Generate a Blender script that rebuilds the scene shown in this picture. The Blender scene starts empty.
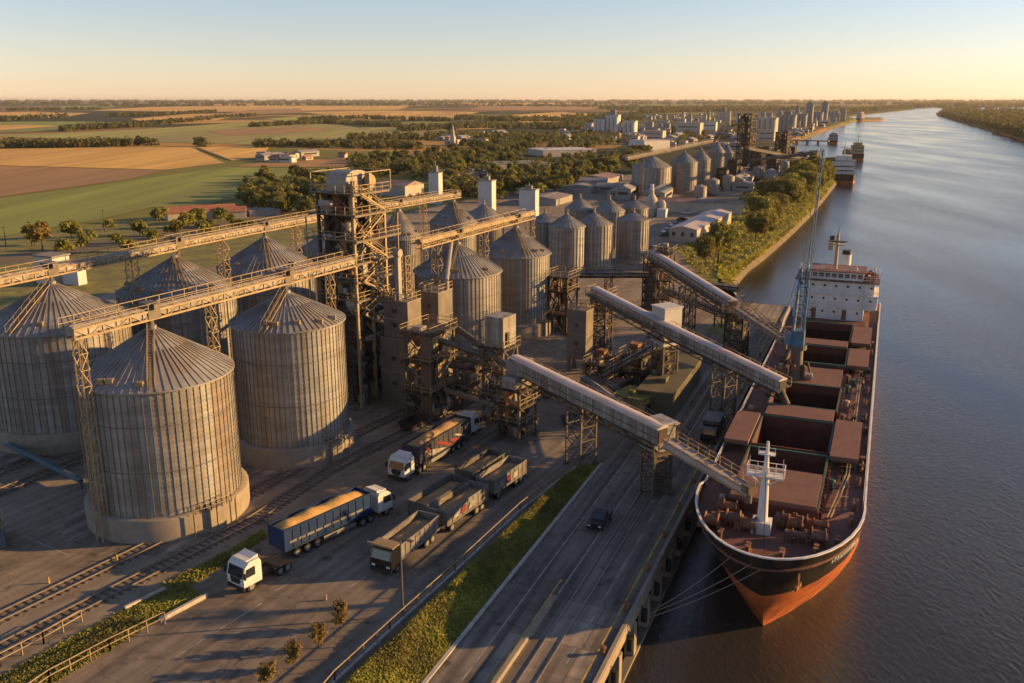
import bpy, math, random
import numpy as np
from mathutils import Vector
random.seed(7); rng = np.random.default_rng(11)
PI = math.pi
sc = bpy.context.scene
col = sc.collection

# ------------------------------------------------------------------ survey: where things stand
H = 45.0; FPX = 900.0; PITCH = math.atan(243/900.0); SP = math.sin(PITCH); CP = math.cos(PITCH)
def G(x, y, z=0.0):
    u = x-512; v = y-341.5; t = (H-z)/(FPX*SP+v*CP)
    return (u*t, (FPX*CP-v*SP)*t)
def Zat(Y, y):
    v = y-341.5
    return H-Y*(FPX*SP+v*CP)/(FPX*CP-v*SP)
def depth(Y, z=0.0): return Y*CP+(H-z)*SP
WATER = -4.5
WA = math.radians(22.4)                     # wharf heading, clockwise from +Y
W0 = (6.8, 62.2)
def wh(s, t): return (W0[0]+s*math.sin(WA)+t*math.cos(WA), W0[1]+s*math.cos(WA)-t*math.sin(WA))
def rz(a): return math.radians(90-a)        # local +X points along heading a (degrees clockwise from +Y)
YARD = 28.0

# ------------------------------------------------------------------ materials
def mat(name, c, rough=.8, metal=0., var=.25, scale=1.5, stretch=(1,1,1), c2=None, c2scale=.25, c2amt=.5, bump=0., bscale=8., spec=.3, bands=0.):
    m = bpy.data.materials.new(name); m.use_nodes = True
    nt = m.node_tree; b = nt.nodes['Principled BSDF']; L = nt.links
    b.inputs['Roughness'].default_value = rough; b.inputs['Metallic'].default_value = metal
    b.inputs['Specular IOR Level'].default_value = spec
    tc = nt.nodes.new('ShaderNodeTexCoord'); mp = nt.nodes.new('ShaderNodeMapping'); mp.inputs['Scale'].default_value = stretch
    oi = nt.nodes.new('ShaderNodeObjectInfo'); va = nt.nodes.new('ShaderNodeVectorMath'); va.operation = 'ADD'
    L.new(tc.outputs['Object'], va.inputs[0]); L.new(oi.outputs['Location'], va.inputs[1]); L.new(va.outputs[0], mp.inputs['Vector'])
    n = nt.nodes.new('ShaderNodeTexNoise'); n.inputs['Scale'].default_value = scale; n.inputs['Detail'].default_value = 6; n.inputs['Roughness'].default_value = .65
    L.new(mp.outputs[0], n.inputs['Vector'])
    r = nt.nodes.new('ShaderNodeValToRGB')
    lo = [max(0, q*(1-var)) for q in c]; hi = [min(1, q*(1+var)) for q in c]
    r.color_ramp.elements[0].position = .3; r.color_ramp.elements[0].color = (*lo, 1)
    r.color_ramp.elements[1].position = .7; r.color_ramp.elements[1].color = (*hi, 1)
    L.new(n.outputs['Fac'], r.inputs['Fac'])
    out = r.outputs['Color']
    if c2:
        n2 = nt.nodes.new('ShaderNodeTexNoise'); n2.inputs['Scale'].default_value = c2scale; n2.inputs['Detail'].default_value = 5
        L.new(mp.outputs[0], n2.inputs['Vector'])
        r2 = nt.nodes.new('ShaderNodeValToRGB'); r2.color_ramp.elements[0].position = .45; r2.color_ramp.elements[1].position = .65
        r2.color_ramp.elements[0].color = (0,0,0,1); r2.color_ramp.elements[1].color = (c2amt,)*3+(1,)
        L.new(n2.outputs['Fac'], r2.inputs['Fac'])
        mx = nt.nodes.new('ShaderNodeMix'); mx.data_type = 'RGBA'
        L.new(r2.outputs['Color'], mx.inputs['Factor']); L.new(out, mx.inputs[6]); mx.inputs[7].default_value = (*c2, 1)
        out = mx.outputs[2]
    if bands:                                    # sheet courses: each ring of panels weathered a little differently
        m3 = nt.nodes.new('ShaderNodeMapping'); m3.inputs['Scale'].default_value = (.25,.25,1.1); L.new(va.outputs[0], m3.inputs['Vector'])
        n4 = nt.nodes.new('ShaderNodeTexNoise'); n4.inputs['Scale'].default_value = 1.; n4.inputs['Detail'].default_value = 3; L.new(m3.outputs[0], n4.inputs['Vector'])
        r4 = nt.nodes.new('ShaderNodeMapRange'); r4.inputs[1].default_value = .3; r4.inputs[2].default_value = .7; r4.inputs[3].default_value = 1-bands; r4.inputs[4].default_value = 1+bands; L.new(n4.outputs['Fac'], r4.inputs[0])
        cm = nt.nodes.new('ShaderNodeCombineColor'); 
        for k in range(3): L.new(r4.outputs[0], cm.inputs[k])
        mb = nt.nodes.new('ShaderNodeMix'); mb.data_type = 'RGBA'; mb.blend_type = 'MULTIPLY'; mb.inputs['Factor'].default_value = 1
        L.new(out, mb.inputs[6]); L.new(cm.outputs[0], mb.inputs[7]); out = mb.outputs[2]
    L.new(out, b.inputs['Base Color'])
    if bump:
        n3 = nt.nodes.new('ShaderNodeTexNoise'); n3.inputs['Scale'].default_value = bscale; n3.inputs['Detail'].default_value = 4
        L.new(tc.outputs['Object'], n3.inputs['Vector'])
        bp = nt.nodes.new('ShaderNodeBump'); bp.inputs['Strength'].default_value = bump; bp.inputs['Distance'].default_value = .1
        L.new(n3.outputs['Fac'], bp.inputs['Height']); L.new(bp.outputs[0], b.inputs['Normal'])
    return m
M = {}
def leafy(m, amt=.45):                                # thin leaves let light through
    nt = m.node_tree; b = nt.nodes['Principled BSDF']; o = nt.nodes['Material Output']; s = b.inputs['Base Color'].links[0].from_socket
    t = nt.nodes.new('ShaderNodeBsdfTranslucent'); x = nt.nodes.new('ShaderNodeMixShader'); x.inputs[0].default_value = amt
    nt.links.new(s, t.inputs['Color']); nt.links.new(b.outputs[0], x.inputs[1]); nt.links.new(t.outputs[0], x.inputs[2]); nt.links.new(x.outputs[0], o.inputs['Surface'])
def D(k, *a, **kw):
    M[k] = mat(k, *a, **kw)
    if k.startswith('leaf') or k == 'grass': leafy(M[k])
D('steel_wall', (.275,.265,.243), .55, .25, .24, 1.6, (1,1,.04), c2=(.19,.135,.09), c2scale=.9, c2amt=.75, bands=.2)
D('steel_roof', (.27,.262,.248), .6, .25, .25, 1.4, (1,1,1), c2=(.19,.14,.095), c2scale=.35, c2amt=.6)
D('steel_rib', (.17,.155,.13), .6, .4, .2)
D('concrete', (.27,.225,.17), .9, 0, .2, .8, c2=(.2,.17,.14), c2scale=.3, c2amt=.6, bump=.2)
D('concrete_dark', (.19,.162,.13), .9, 0, .25, .6, (1,1,.5), c2=(.14,.12,.1), c2scale=.35, c2amt=.7, bump=.2)
D('cream_steel', (.33,.25,.14), .6, .1, .25, 1.2, c2=(.25,.15,.08), c2scale=.5, c2amt=.6)
D('grey_steel', (.135,.118,.095), .6, .3, .3, 1.5, c2=(.16,.1,.06), c2scale=.6, c2amt=.6)
D('dark_steel', (.05,.044,.036), .65, .3, .35, 1.5, c2=(.12,.07,.04), c2scale=.6, c2amt=.6)
D('galv', (.29,.275,.25), .6, .2, .2, .9, (1,1,1), c2=(.26,.2,.15), c2scale=.4, c2amt=.5)
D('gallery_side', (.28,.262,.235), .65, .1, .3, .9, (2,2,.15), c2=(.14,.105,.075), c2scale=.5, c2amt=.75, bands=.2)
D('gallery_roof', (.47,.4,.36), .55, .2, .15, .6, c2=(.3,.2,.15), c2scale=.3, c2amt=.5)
D('white_wall', (.52,.5,.47), .7, 0, .12, .5, c2=(.4,.36,.3), c2scale=.25, c2amt=.4)
D('pale_wall', (.42,.37,.3), .8, 0, .15, .3, c2=(.34,.29,.24), c2scale=.1, c2amt=.5)
D('grey_wall', (.3,.28,.26), .85, 0, .2, .2, c2=(.2,.17,.15), c2scale=.1, c2amt=.5)
D('flat_roof', (.22,.2,.175), .9, 0, .25, .15, c2=(.2,.17,.14), c2scale=.1, c2amt=.6)
D('tile_roof', (.3,.12,.07), .85, 0, .3, .6)
D('rust_roof', (.24,.14,.1), .8, 0, .3, .3, c2=(.32,.28,.25), c2scale=.15, c2amt=.6)
D('window', (.03,.035,.04), .15, 0, .2, spec=.6)
D('asphalt', (.10,.086,.072), .92, 0, .28, .35, c2=(.10,.088,.075), c2scale=.06, c2amt=.8, bump=.15)
D('lot', (.098,.083,.068), .92, 0, .3, .25, c2=(.125,.108,.09), c2scale=.05, c2amt=.8, bump=.15)
D('yard', (.15,.12,.088), .95, 0, .35, .18, c2=(.085,.07,.055), c2scale=.07, c2amt=.85, bump=.2)
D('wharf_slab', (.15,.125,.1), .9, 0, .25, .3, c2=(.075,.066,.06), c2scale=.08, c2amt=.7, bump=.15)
D('white_paint', (.34,.31,.27), .8, 0, .3, 1.2, c2=(.15,.13,.11), c2scale=.8, c2amt=.8)
D('yellow_paint', (.5,.33,.05), .8, 0, .3, 1.2, c2=(.15,.12,.08), c2scale=.8, c2amt=.7)
D('kerb', (.4,.36,.3), .9, 0, .2, 1.)
D('rail_steel', (.3,.24,.19), .4, .6, .2)
D('sleeper', (.125,.1,.078), .95, 0, .3, .6)
D('dirt', (.16,.12,.075), .95, 0, .3, .2, c2=(.13,.11,.06), c2scale=.05, c2amt=.7)
D('verge', (.2,.185,.045), .95, 0, .4, .4, c2=(.13,.1,.05), c2scale=.12, c2amt=.7, bump=.4)
D('grass', (.3,.29,.05), .8, 0, .4, .25, c2=(.15,.12,.05), c2scale=.15, c2amt=.7)
D('leaf', (.26,.25,.05), .75, 0, .5, .35, c2=(.15,.12,.03), c2scale=.2, c2amt=.6)
D('leaf_dark', (.2,.2,.045), .75, 0, .5, .3, c2=(.10,.09,.025), c2scale=.12, c2amt=.6)
D('leaf_olive', (.2,.17,.045), .75, 0, .5, .35, c2=(.13,.14,.035), c2scale=.2, c2amt=.6)
D('leaf_gold', (.26,.18,.05), .75, 0, .4, .5, c2=(.1,.09,.03), c2scale=.4, c2amt=.6)
D('leaf_far', (.135,.135,.042), .85, 0, .4, .02, c2=(.085,.07,.03), c2scale=.01, c2amt=.6)
D('bark', (.1,.075,.05), .9, 0, .3, 2.)
D('corn', (.5,.3,.1), .9, 0, .15, 3., c2=(.4,.23,.07), c2scale=.8, c2amt=.5, bump=.3)
D('soy', (.36,.22,.1), .9, 0, .15, 3., c2=(.25,.15,.07), c2scale=.6, c2amt=.6, bump=.3)
D('red_deck', (.16,.072,.05), .75, 0, .3, .5, c2=(.11,.055,.042), c2scale=.2, c2amt=.7)
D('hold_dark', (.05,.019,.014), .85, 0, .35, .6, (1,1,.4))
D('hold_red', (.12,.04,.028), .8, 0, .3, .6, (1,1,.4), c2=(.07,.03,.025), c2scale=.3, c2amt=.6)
D('cover_red', (.175,.088,.064), .85, 0, .2, .6, c2=(.16,.08,.06), c2scale=.3, c2amt=.6)
D('hull_black', (.018,.017,.016), .5, 0, .4, .8, (1,1,.1), c2=(.075,.04,.025), c2scale=.6, c2amt=.55, bands=.2)
D('hull_orange', (.52,.14,.04), .6, 0, .25, .9, (1,1,.12), c2=(.17,.065,.035), c2scale=.5, c2amt=.75, bands=.2)
D('ship_white', (.66,.64,.6), .55, 0, .1, .8, (1,1,.15), c2=(.42,.3,.2), c2scale=.5, c2amt=.4)
D('ship_green', (.035,.085,.055), .6, 0, .3, 1.)
D('crane_blue', (.07,.165,.26), .5, .1, .2, .8, c2=(.1,.1,.1), c2scale=.5, c2amt=.4)
D('mast_buff', (.4,.3,.16), .6, 0, .15, 1.)
D('rust', (.22,.1,.05), .85, 0, .4, 1.)
D('rope', (.2,.165,.125), .9, 0, .1)
D('truck_white', (.6,.585,.55), .35, 0, .06, 1., c2=(.5,.45,.38), c2scale=.8, c2amt=.3, spec=.5)
D('truck_blue', (.012,.033,.095), .55, 0, .2, .8, c2=(.04,.045,.06), c2scale=.6, c2amt=.3, spec=.2)
D('truck_navy', (.035,.038,.06), .5, 0, .25, .8, c2=(.1,.08,.07), c2scale=.6, c2amt=.4)
D('truck_grey', (.2,.19,.175), .55, .2, .3, 1., c2=(.13,.09,.06), c2scale=.7, c2amt=.6)
D('truck_inner', (.10,.09,.08), .8, .1, .3, 1.)
D('red_sign', (.2,.035,.03), .5, 0, .1)
D('tyre', (.02,.02,.02), .9, 0, .2)
D('chassis', (.03,.03,.03), .7, .2, .2)
D('rim', (.35,.34,.32), .4, .6, .1)
D('glass', (.02,.025,.03), .08, 0, .05, spec=.8)
D('car_black', (.012,.012,.014), .25, 0, .1, spec=.6)
D('lamp_lens', (.6,.58,.5), .2, 0, .05)
D('mossy_concrete', (.13,.112,.07), .95, 0, .35, .4, c2=(.07,.07,.03), c2scale=.2, c2amt=.8)
D('yellow_roof', (.28,.22,.05), .8, 0, .3, .5, c2=(.1,.1,.03), c2scale=.3, c2amt=.7)
D('pipe_blue', (.07,.11,.14), .6, .1, .25, .8)
D('wheat', (.64,.37,.075), .95, 0, .3, .06, (1,.05,1), c2=(.4,.22,.07), c2scale=.012, c2amt=.7)
D('plough', (.36,.19,.06), .95, 0, .3, .06, (1,.05,1), c2=(.25,.15,.07), c2scale=.01, c2amt=.7)
D('green_field', (.22,.245,.035), .95, 0, .3, .06, (1,.05,1), c2=(.17,.16,.05), c2scale=.008, c2amt=.7)
D('olive_field', (.32,.29,.06), .95, 0, .3, .06, (1,.05,1), c2=(.22,.17,.065), c2scale=.006, c2amt=.7)

def paving(name, c, heading, slab=None, crack=.5, streak=1.):
    """worn paving: large stains, wheel streaks along the driving direction, repair patches and cracks"""
    m = mat(name, c, .92, 0, .3, .5, c2=tuple(q*1.55 for q in c), c2scale=.07, c2amt=.75, bump=.15); nt = m.node_tree; L = nt.links; b = nt.nodes['Principled BSDF']
    src = b.inputs['Base Color'].links[0].from_socket
    tc = nt.nodes.new('ShaderNodeTexCoord'); mp = nt.nodes.new('ShaderNodeMapping'); mp.inputs['Rotation'].default_value = (0,0,math.radians(heading)); L.new(tc.outputs['Object'], mp.inputs[0])
    def mul(fac, lo, hi, a=.35, bb=.65):
        nonlocal src
        r = nt.nodes.new('ShaderNodeMapRange'); r.inputs[1].default_value = a; r.inputs[2].default_value = bb; r.inputs[3].default_value = lo; r.inputs[4].default_value = hi; L.new(fac, r.inputs[0])
        v = nt.nodes.new('ShaderNodeVectorMath'); v.operation = 'SCALE'; L.new(src, v.inputs[0]); L.new(r.outputs[0], v.inputs['Scale']); src = v.outputs[0]
    m2 = nt.nodes.new('ShaderNodeMapping'); m2.inputs['Scale'].default_value = (1.1,.035,1); L.new(mp.outputs[0], m2.inputs[0])
    n = nt.nodes.new('ShaderNodeTexNoise'); n.inputs['Scale'].default_value = 1; n.inputs['Detail'].default_value = 4; L.new(m2.outputs[0], n.inputs[0]); mul(n.outputs['Fac'], 1-.38*streak, 1+.3*streak)
    n = nt.nodes.new('ShaderNodeTexNoise'); n.inputs['Scale'].default_value = .35; n.inputs['Detail'].default_value = 3; L.new(mp.outputs[0], n.inputs[0]); mul(n.outputs['Fac'], 1., .5, .62, .72)
    if slab:
        br = nt.nodes.new('ShaderNodeTexBrick'); br.inputs['Scale'].default_value = 1; br.inputs['Brick Width'].default_value = slab; br.inputs['Row Height'].default_value = slab*.8; br.inputs['Mortar Size'].default_value = .035; br.inputs['Color1'].default_value = (.72,.72,.72,1); br.inputs['Color2'].default_value = (1.2,1.2,1.2,1); br.inputs['Mortar'].default_value = (.45,.45,.45,1); br.offset = .0
        L.new(mp.outputs[0], br.inputs['Vector']); v = nt.nodes.new('ShaderNodeVectorMath'); v.operation = 'MULTIPLY'; L.new(src, v.inputs[0]); L.new(br.outputs['Color'], v.inputs[1]); src = v.outputs[0]
    vo = nt.nodes.new('ShaderNodeTexVoronoi'); vo.feature = 'DISTANCE_TO_EDGE'; vo.inputs['Scale'].default_value = .16; 
    nw = nt.nodes.new('ShaderNodeTexNoise'); nw.inputs['Scale'].default_value = .5; L.new(mp.outputs[0], nw.inputs[0])
    va = nt.nodes.new('ShaderNodeVectorMath'); va.operation = 'MULTIPLY_ADD'; L.new(nw.outputs['Color'], va.inputs[0]); va.inputs[1].default_value = (3,3,0); L.new(mp.outputs[0], va.inputs[2]); L.new(va.outputs[0], vo.inputs['Vector'])
    mul(vo.outputs['Distance'], 1-crack, 1, .0, .014)
    L.new(src, b.inputs['Base Color']); M[name] = m
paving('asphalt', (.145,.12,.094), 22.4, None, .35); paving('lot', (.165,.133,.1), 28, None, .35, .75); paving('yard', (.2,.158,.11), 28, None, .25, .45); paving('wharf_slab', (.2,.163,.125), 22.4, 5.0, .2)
# ------------------------------------------------------------------ mesh building
class MB:
    def __init__(s): s.v = []; s.f = []
    def add(s, vs, fs):
        o = len(s.v); s.v += [tuple(p) for p in vs]; s.f += [tuple(i+o for i in q) for q in fs]
    def box(s, x0, x1, y0, y1, z0, z1):
        s.add([(x0,y0,z0),(x1,y0,z0),(x1,y1,z0),(x0,y1,z0),(x0,y0,z1),(x1,y0,z1),(x1,y1,z1),(x0,y1,z1)],
              [(3,2,1,0),(4,5,6,7),(0,1,5,4),(1,2,6,5),(2,3,7,6),(3,0,4,7)])
    def bar(s, p, q, w=.1, h=None):
        p = Vector(p); q = Vector(q); d = q-p
        if d.length < 1e-6: return
        d.normalize(); h = h or w
        a = d.cross(Vector((0,0,1)))
        if a.length < 1e-3: a = Vector((1,0,0))
        a.normalize(); b = a.cross(d)
        c = [a*(i*w/2)+b*(j*h/2) for i, j in ((-1,-1),(1,-1),(1,1),(-1,1))]
        s.add([p+k for k in c]+[q+k for k in c], [(0,1,5,4),(1,2,6,5),(2,3,7,6),(3,0,4,7),(3,2,1,0),(4,5,6,7)])
    def cyl(s, p, q, r0, r1=None, n=12, caps=True):
        p = Vector(p); q = Vector(q); r1 = r0 if r1 is None else r1
        d = (q-p).normalized(); a = d.cross(Vector((0,0,1)))
        if a.length < 1e-3: a = Vector((1,0,0))
        a.normalize(); b = d.cross(a)
        A = [p+(a*math.cos(2*PI*i/n)+b*math.sin(2*PI*i/n))*r0 for i in range(n)]
        B = [q+(a*math.cos(2*PI*i/n)+b*math.sin(2*PI*i/n))*r1 for i in range(n)]
        fs = [(i,(i+1)%n,n+(i+1)%n,n+i) for i in range(n)]
        if caps: fs += [tuple(range(n-1,-1,-1)), tuple(range(n,2*n))]
        s.add(A+B, fs)
    def lathe(s, prof, n=48, c=(0,0)):
        vs = []; fs = []; k = len(prof)
        for i in range(n):
            a = 2*PI*i/n
            vs += [(c[0]+r*math.cos(a), c[1]+r*math.sin(a), z) for r, z in prof]
        for i in range(n):
            j = (i+1) % n
            for m in range(k-1): fs.append((i*k+m, j*k+m, j*k+m+1, i*k+m+1))
        s.add(vs, fs)
    def prism(s, pts, z0, z1):
        n = len(pts)
        area = sum(pts[i][0]*pts[(i+1)%n][1]-pts[(i+1)%n][0]*pts[i][1] for i in range(n))
        if area < 0: pts = pts[::-1]
        s.add([(x,y,z0) for x,y in pts]+[(x,y,z1) for x,y in pts],
              [tuple(range(n-1,-1,-1)), tuple(range(n,2*n))]+[(i,(i+1)%n,n+(i+1)%n,n+i) for i in range(n)])
    def quad(s, *p): s.add(p, [tuple(range(len(p)))])
    def gable(s, x0, x1, y0, y1, z, h, ov=.3):
        ym = (y0+y1)/2
        s.add([(x0-ov,y0-ov,z),(x1+ov,y0-ov,z),(x1+ov,y1+ov,z),(x0-ov,y1+ov,z),(x0-ov,ym,z+h),(x1+ov,ym,z+h)],
              [(0,1,5,4),(2,3,4,5),(0,4,3),(1,2,5),(3,2,1,0)])
    def rail(s, pts, h=1.1, step=2.2, w=.07):
        for a, b in zip(pts, pts[1:]):
            a = Vector(a); b = Vector(b); n = max(1, round((b-a).length/step))
            for i in range(n+1):
                p = a.lerp(b, i/n); s.bar(p, p+Vector((0,0,h)), w)
            for k in (h*.5, h): s.bar(a+Vector((0,0,k)), b+Vector((0,0,k)), w)
    def build(s, name, m, parent=None, smooth=False):
        me = bpy.data.meshes.new(name); me.from_pydata(s.v, [], s.f)
        if smooth:
            me.polygons.foreach_set('use_smooth', [True]*len(me.polygons))
        o = bpy.data.objects.new(name, me); col.objects.link(o)
        for q in (m if isinstance(m, (list, tuple)) else [m]): me.materials.append(M[q] if isinstance(q, str) else q)
        if parent: o.parent = parent
        return o
def tag(o, label=None, cat=None, group=None, kind=None):
    if label: o['label'] = label
    if cat: o['category'] = cat
    if group: o['group'] = group
    if kind: o['kind'] = kind
    return o
def thing(name, label, cat, loc=(0,0,0), a=None, group=None):
    o = bpy.data.objects.new(name, None); col.objects.link(o)
    o.location = loc if len(loc) == 3 else (loc[0], loc[1], 0)
    if a is not None: o.rotation_euler.z = rz(a)
    o.empty_display_size = .5
    return tag(o, label, cat, group)
def kids(o): return [c for c in bpy.data.objects if c.parent == o]
def copy_tree(o, loc, a=None, label=None, scale=None, parent=None, ch=None):
    c = o.copy(); col.objects.link(c)
    if parent is None:
        c.location = loc if len(loc) == 3 else (loc[0], loc[1], 0)
        if a is not None: c.rotation_euler.z = rz(a)
        if scale: c.scale = scale
        if label: c['label'] = label
    else: c.parent = parent
    for k in (ch if ch is not None else kids(o)): copy_tree(k, None, parent=c)
    return c
def sheet(name, pts, z, m, px=True):
    q = [G(*p) for p in pts] if px else pts
    n = len(q); ar = sum(q[i][0]*q[(i+1)%n][1]-q[(i+1)%n][0]*q[i][1] for i in range(n))
    if ar < 0: q = q[::-1]
    b = MB(); b.quad(*[(x,y,z) for x,y in q])
    return tag(b.build(name, m), kind='structure')
def np_mesh(name, V, nq, m, parent=None):
    """V: (nq*4,3) quad corners"""
    me = bpy.data.meshes.new(name); me.vertices.add(nq*4); me.vertices.foreach_set('co', V.astype(np.float32).ravel())
    me.loops.add(nq*4); me.loops.foreach_set('vertex_index', np.arange(nq*4, dtype=np.int32))
    me.polygons.add(nq); me.polygons.foreach_set('loop_start', np.arange(0, nq*4, 4, dtype=np.int32))
    me.polygons.foreach_set('loop_total', np.full(nq, 4, dtype=np.int32))
    me.update(calc_edges=True); me.validate(); me.materials.append(M[m])
    o = bpy.data.objects.new(name, me); col.objects.link(o)
    if parent: o.parent = parent
    return o
def leaf_quads(P, N, size):
    """quads at P, facing roughly N, size per leaf"""
    n = len(P); N = N+rng.normal(0, .55, (n,3)); N /= np.linalg.norm(N, axis=1)[:,None]+1e-9
    R = rng.normal(size=(n,3)); A = np.cross(N, R); A /= np.linalg.norm(A, axis=1)[:,None]+1e-9; B = np.cross(N, A)
    s = (size*rng.uniform(.6, 1.35, n))[:,None]
    V = np.stack([P-A*s-B*s*.6, P+A*s-B*s*.7, P+A*s*.8+B*s*.7, P-A*s*.7+B*s*.8], 1)
    return V.reshape(-1,3)
# ------------------------------------------------------------------ ground, water, fields
def ground_mat():
    m = bpy.data.materials.new('countryside'); m.use_nodes = True; nt = m.node_tree; b = nt.nodes['Principled BSDF']; L = nt.links
    b.inputs['Roughness'].default_value = .95; b.inputs['Specular IOR Level'].default_value = .1
    tc = nt.nodes.new('ShaderNodeTexCoord'); mp = nt.nodes.new('ShaderNodeMapping'); mp.inputs['Scale'].default_value = (1/420, 1/600, 1); mp.inputs['Rotation'].default_value = (0,0,.35)
    L.new(tc.outputs['Object'], mp.inputs[0])
    vo = nt.nodes.new('ShaderNodeTexVoronoi'); vo.voronoi_dimensions = '2D'; vo.distance = 'CHEBYCHEV'; vo.inputs['Scale'].default_value = 1
    L.new(mp.outputs[0], vo.inputs['Vector'])
    sp = nt.nodes.new('ShaderNodeSeparateColor'); L.new(vo.outputs['Color'], sp.inputs[0])
    r = nt.nodes.new('ShaderNodeValToRGB'); r.color_ramp.interpolation = 'CONSTANT'
    cs = [(0,(.07,.075,.03)),(.18,(.46,.27,.08)),(.34,(.2,.19,.05)),(.5,(.28,.16,.07)),(.62,(.09,.1,.035)),(.74,(.52,.32,.1)),(.86,(.16,.14,.055))]
    el = r.color_ramp.elements
    while len(el) < len(cs): el.new(.5)
    for e, (p, c) in zip(el, cs): e.position = p; e.color = (*c, 1)
    L.new(sp.outputs[0], r.inputs[0])
    n = nt.nodes.new('ShaderNodeTexNoise'); n.inputs['Scale'].default_value = .006; n.inputs['Detail'].default_value = 8
    L.new(tc.outputs['Object'], n.inputs[0])
    r2 = nt.nodes.new('ShaderNodeValToRGB'); r2.color_ramp.elements[0].color = (.6,.6,.6,1); r2.color_ramp.elements[1].color = (1.25,1.2,1.1,1)
    L.new(n.outputs['Fac'], r2.inputs[0])
    mx = nt.nodes.new('ShaderNodeMix'); mx.data_type = 'RGBA'; mx.blend_type = 'MULTIPLY'; mx.inputs['Factor'].default_value = 1
    L.new(r.outputs[0], mx.inputs[6]); L.new(r2.outputs[0], mx.inputs[7])
    n5 = nt.nodes.new('ShaderNodeTexNoise'); n5.inputs['Scale'].default_value = .0012; n5.inputs['Detail'].default_value = 6
    L.new(tc.outputs['Object'], n5.inputs[0])
    r5 = nt.nodes.new('ShaderNodeValToRGB'); r5.color_ramp.elements[0].position = .48; r5.color_ramp.elements[1].position = .56; L.new(n5.outputs['Fac'], r5.inputs[0])
    mx2 = nt.nodes.new('ShaderNodeMix'); mx2.data_type = 'RGBA'; L.new(r5.outputs[0], mx2.inputs['Factor']); L.new(mx.outputs[2], mx2.inputs[6]); mx2.inputs[7].default_value = (.05,.055,.026,1)
    L.new(mx2.outputs[2], b.inputs['Base Color'])
    return m
M['countryside'] = ground_mat()
def water_mat():
    m = bpy.data.materials.new('river_water'); m.use_nodes = True; nt = m.node_tree; b = nt.nodes['Principled BSDF']; L = nt.links
    b.inputs['Base Color'].default_value = (.034,.031,.027,1); b.inputs['Roughness'].default_value = .13; b.inputs['IOR'].default_value = 1.33
    tc = nt.nodes.new('ShaderNodeTexCoord')
    mp = nt.nodes.new('ShaderNodeMapping'); mp.inputs['Rotation'].default_value = (0,0,.9); mp.inputs['Scale'].default_value = (1,.5,1)
    L.new(tc.outputs['Object'], mp.inputs[0])
    n1 = nt.nodes.new('ShaderNodeTexNoise'); n1.inputs['Scale'].default_value = 2.0; n1.inputs['Detail'].default_value = 5; n1.inputs['Roughness'].default_value = .6; n1.inputs['Distortion'].default_value = .6
    n2 = nt.nodes.new('ShaderNodeTexNoise'); n2.inputs['Scale'].default_value = .16; n2.inputs['Detail'].default_value = 3
    n3 = nt.nodes.new('ShaderNodeTexNoise'); n3.inputs['Scale'].default_value = .012; n3.inputs['Detail'].default_value = 4
    for n in (n1, n2): L.new(mp.outputs[0], n.inputs[0])
    mp3 = nt.nodes.new('ShaderNodeMapping'); mp3.inputs['Rotation'].default_value = (0,0,-.4); mp3.inputs['Scale'].default_value = (2.2,.45,1); L.new(tc.outputs['Object'], mp3.inputs[0]); L.new(mp3.outputs[0], n3.inputs[0])
    rr = nt.nodes.new('ShaderNodeMapRange'); rr.inputs[1].default_value = .35; rr.inputs[2].default_value = .65; rr.inputs[3].default_value = .08; rr.inputs[4].default_value = .2; L.new(n3.outputs['Fac'], rr.inputs[0]); L.new(rr.outputs[0], b.inputs['Roughness'])
    ad = nt.nodes.new('ShaderNodeMath'); ad.operation = 'MULTIPLY_ADD'; ad.inputs[1].default_value = .5
    L.new(n2.outputs['Fac'], ad.inputs[0]); L.new(n1.outputs['Fac'], ad.inputs[2])
    r = nt.nodes.new('ShaderNodeMapRange'); r.inputs[1].default_value = .35; r.inputs[2].default_value = .65; r.inputs[3].default_value = .17; r.inputs[4].default_value = .5
    L.new(n3.outputs['Fac'], r.inputs[0])
    bp = nt.nodes.new('ShaderNodeBump'); bp.inputs['Distance'].default_value = .3
    L.new(r.outputs[0], bp.inputs['Strength']); L.new(ad.outputs[0], bp.inputs['Height']); L.new(bp.outputs[0], b.inputs['Normal'])
    return m
M['river'] = water_mat()
FAR = 26000
b = MB(); b.quad((-1500,-200,WATER),(FAR,-200,WATER),(FAR,FAR,WATER),(-1500,FAR,WATER))
tag(b.build('river_water', 'river'), kind='structure')
# land: everything left of the bank
gap = [wh(-90,-.6), wh(146,-.6), wh(146,-14.5)]
bank_px = [(736,294),(737,283),(748,270),(765,257),(781,243),(796,229),(812,213),(826,196),(836,183),(840,172),(835,163),(812,160),(790,157),(783,147),(800,139),(822,131),(845,123),(858,119),(846,115),(872,112),(900,109.2),(914,107.7)]
bank_w = [G(x,y+2,WATER) for x,y in bank_px]
def inset(P, d):
    out = []
    for i, p in enumerate(P):
        a = P[max(0,i-1)]; c = P[min(len(P)-1,i+1)]; v = Vector((c[0]-a[0], c[1]-a[1])).normalized(); out.append((p[0]-v.y*d, p[1]+v.x*d))
    return out
bank = inset(bank_w, 5.0); bank_m = inset(bank_w, 1.0)
far_l = G(918,106.6)
land = [(-FAR,-200)]+[wh(-200,-.6)]+gap+bank+[far_l, (FAR*.62,6500), (FAR,7200), (FAR,FAR), (-FAR,FAR)]
b = MB(); n = len(land)
b.quad(*[(x,y,-.05) for x,y in land])
for p, q, pm, qm in zip(bank, bank[1:], bank_m, bank_m[1:]): b.quad((*p,-.05),(*q,-.05),(*qm,-3.3),(*pm,-3.3))
tag(b.build('ground', 'countryside'), kind='structure')
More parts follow.
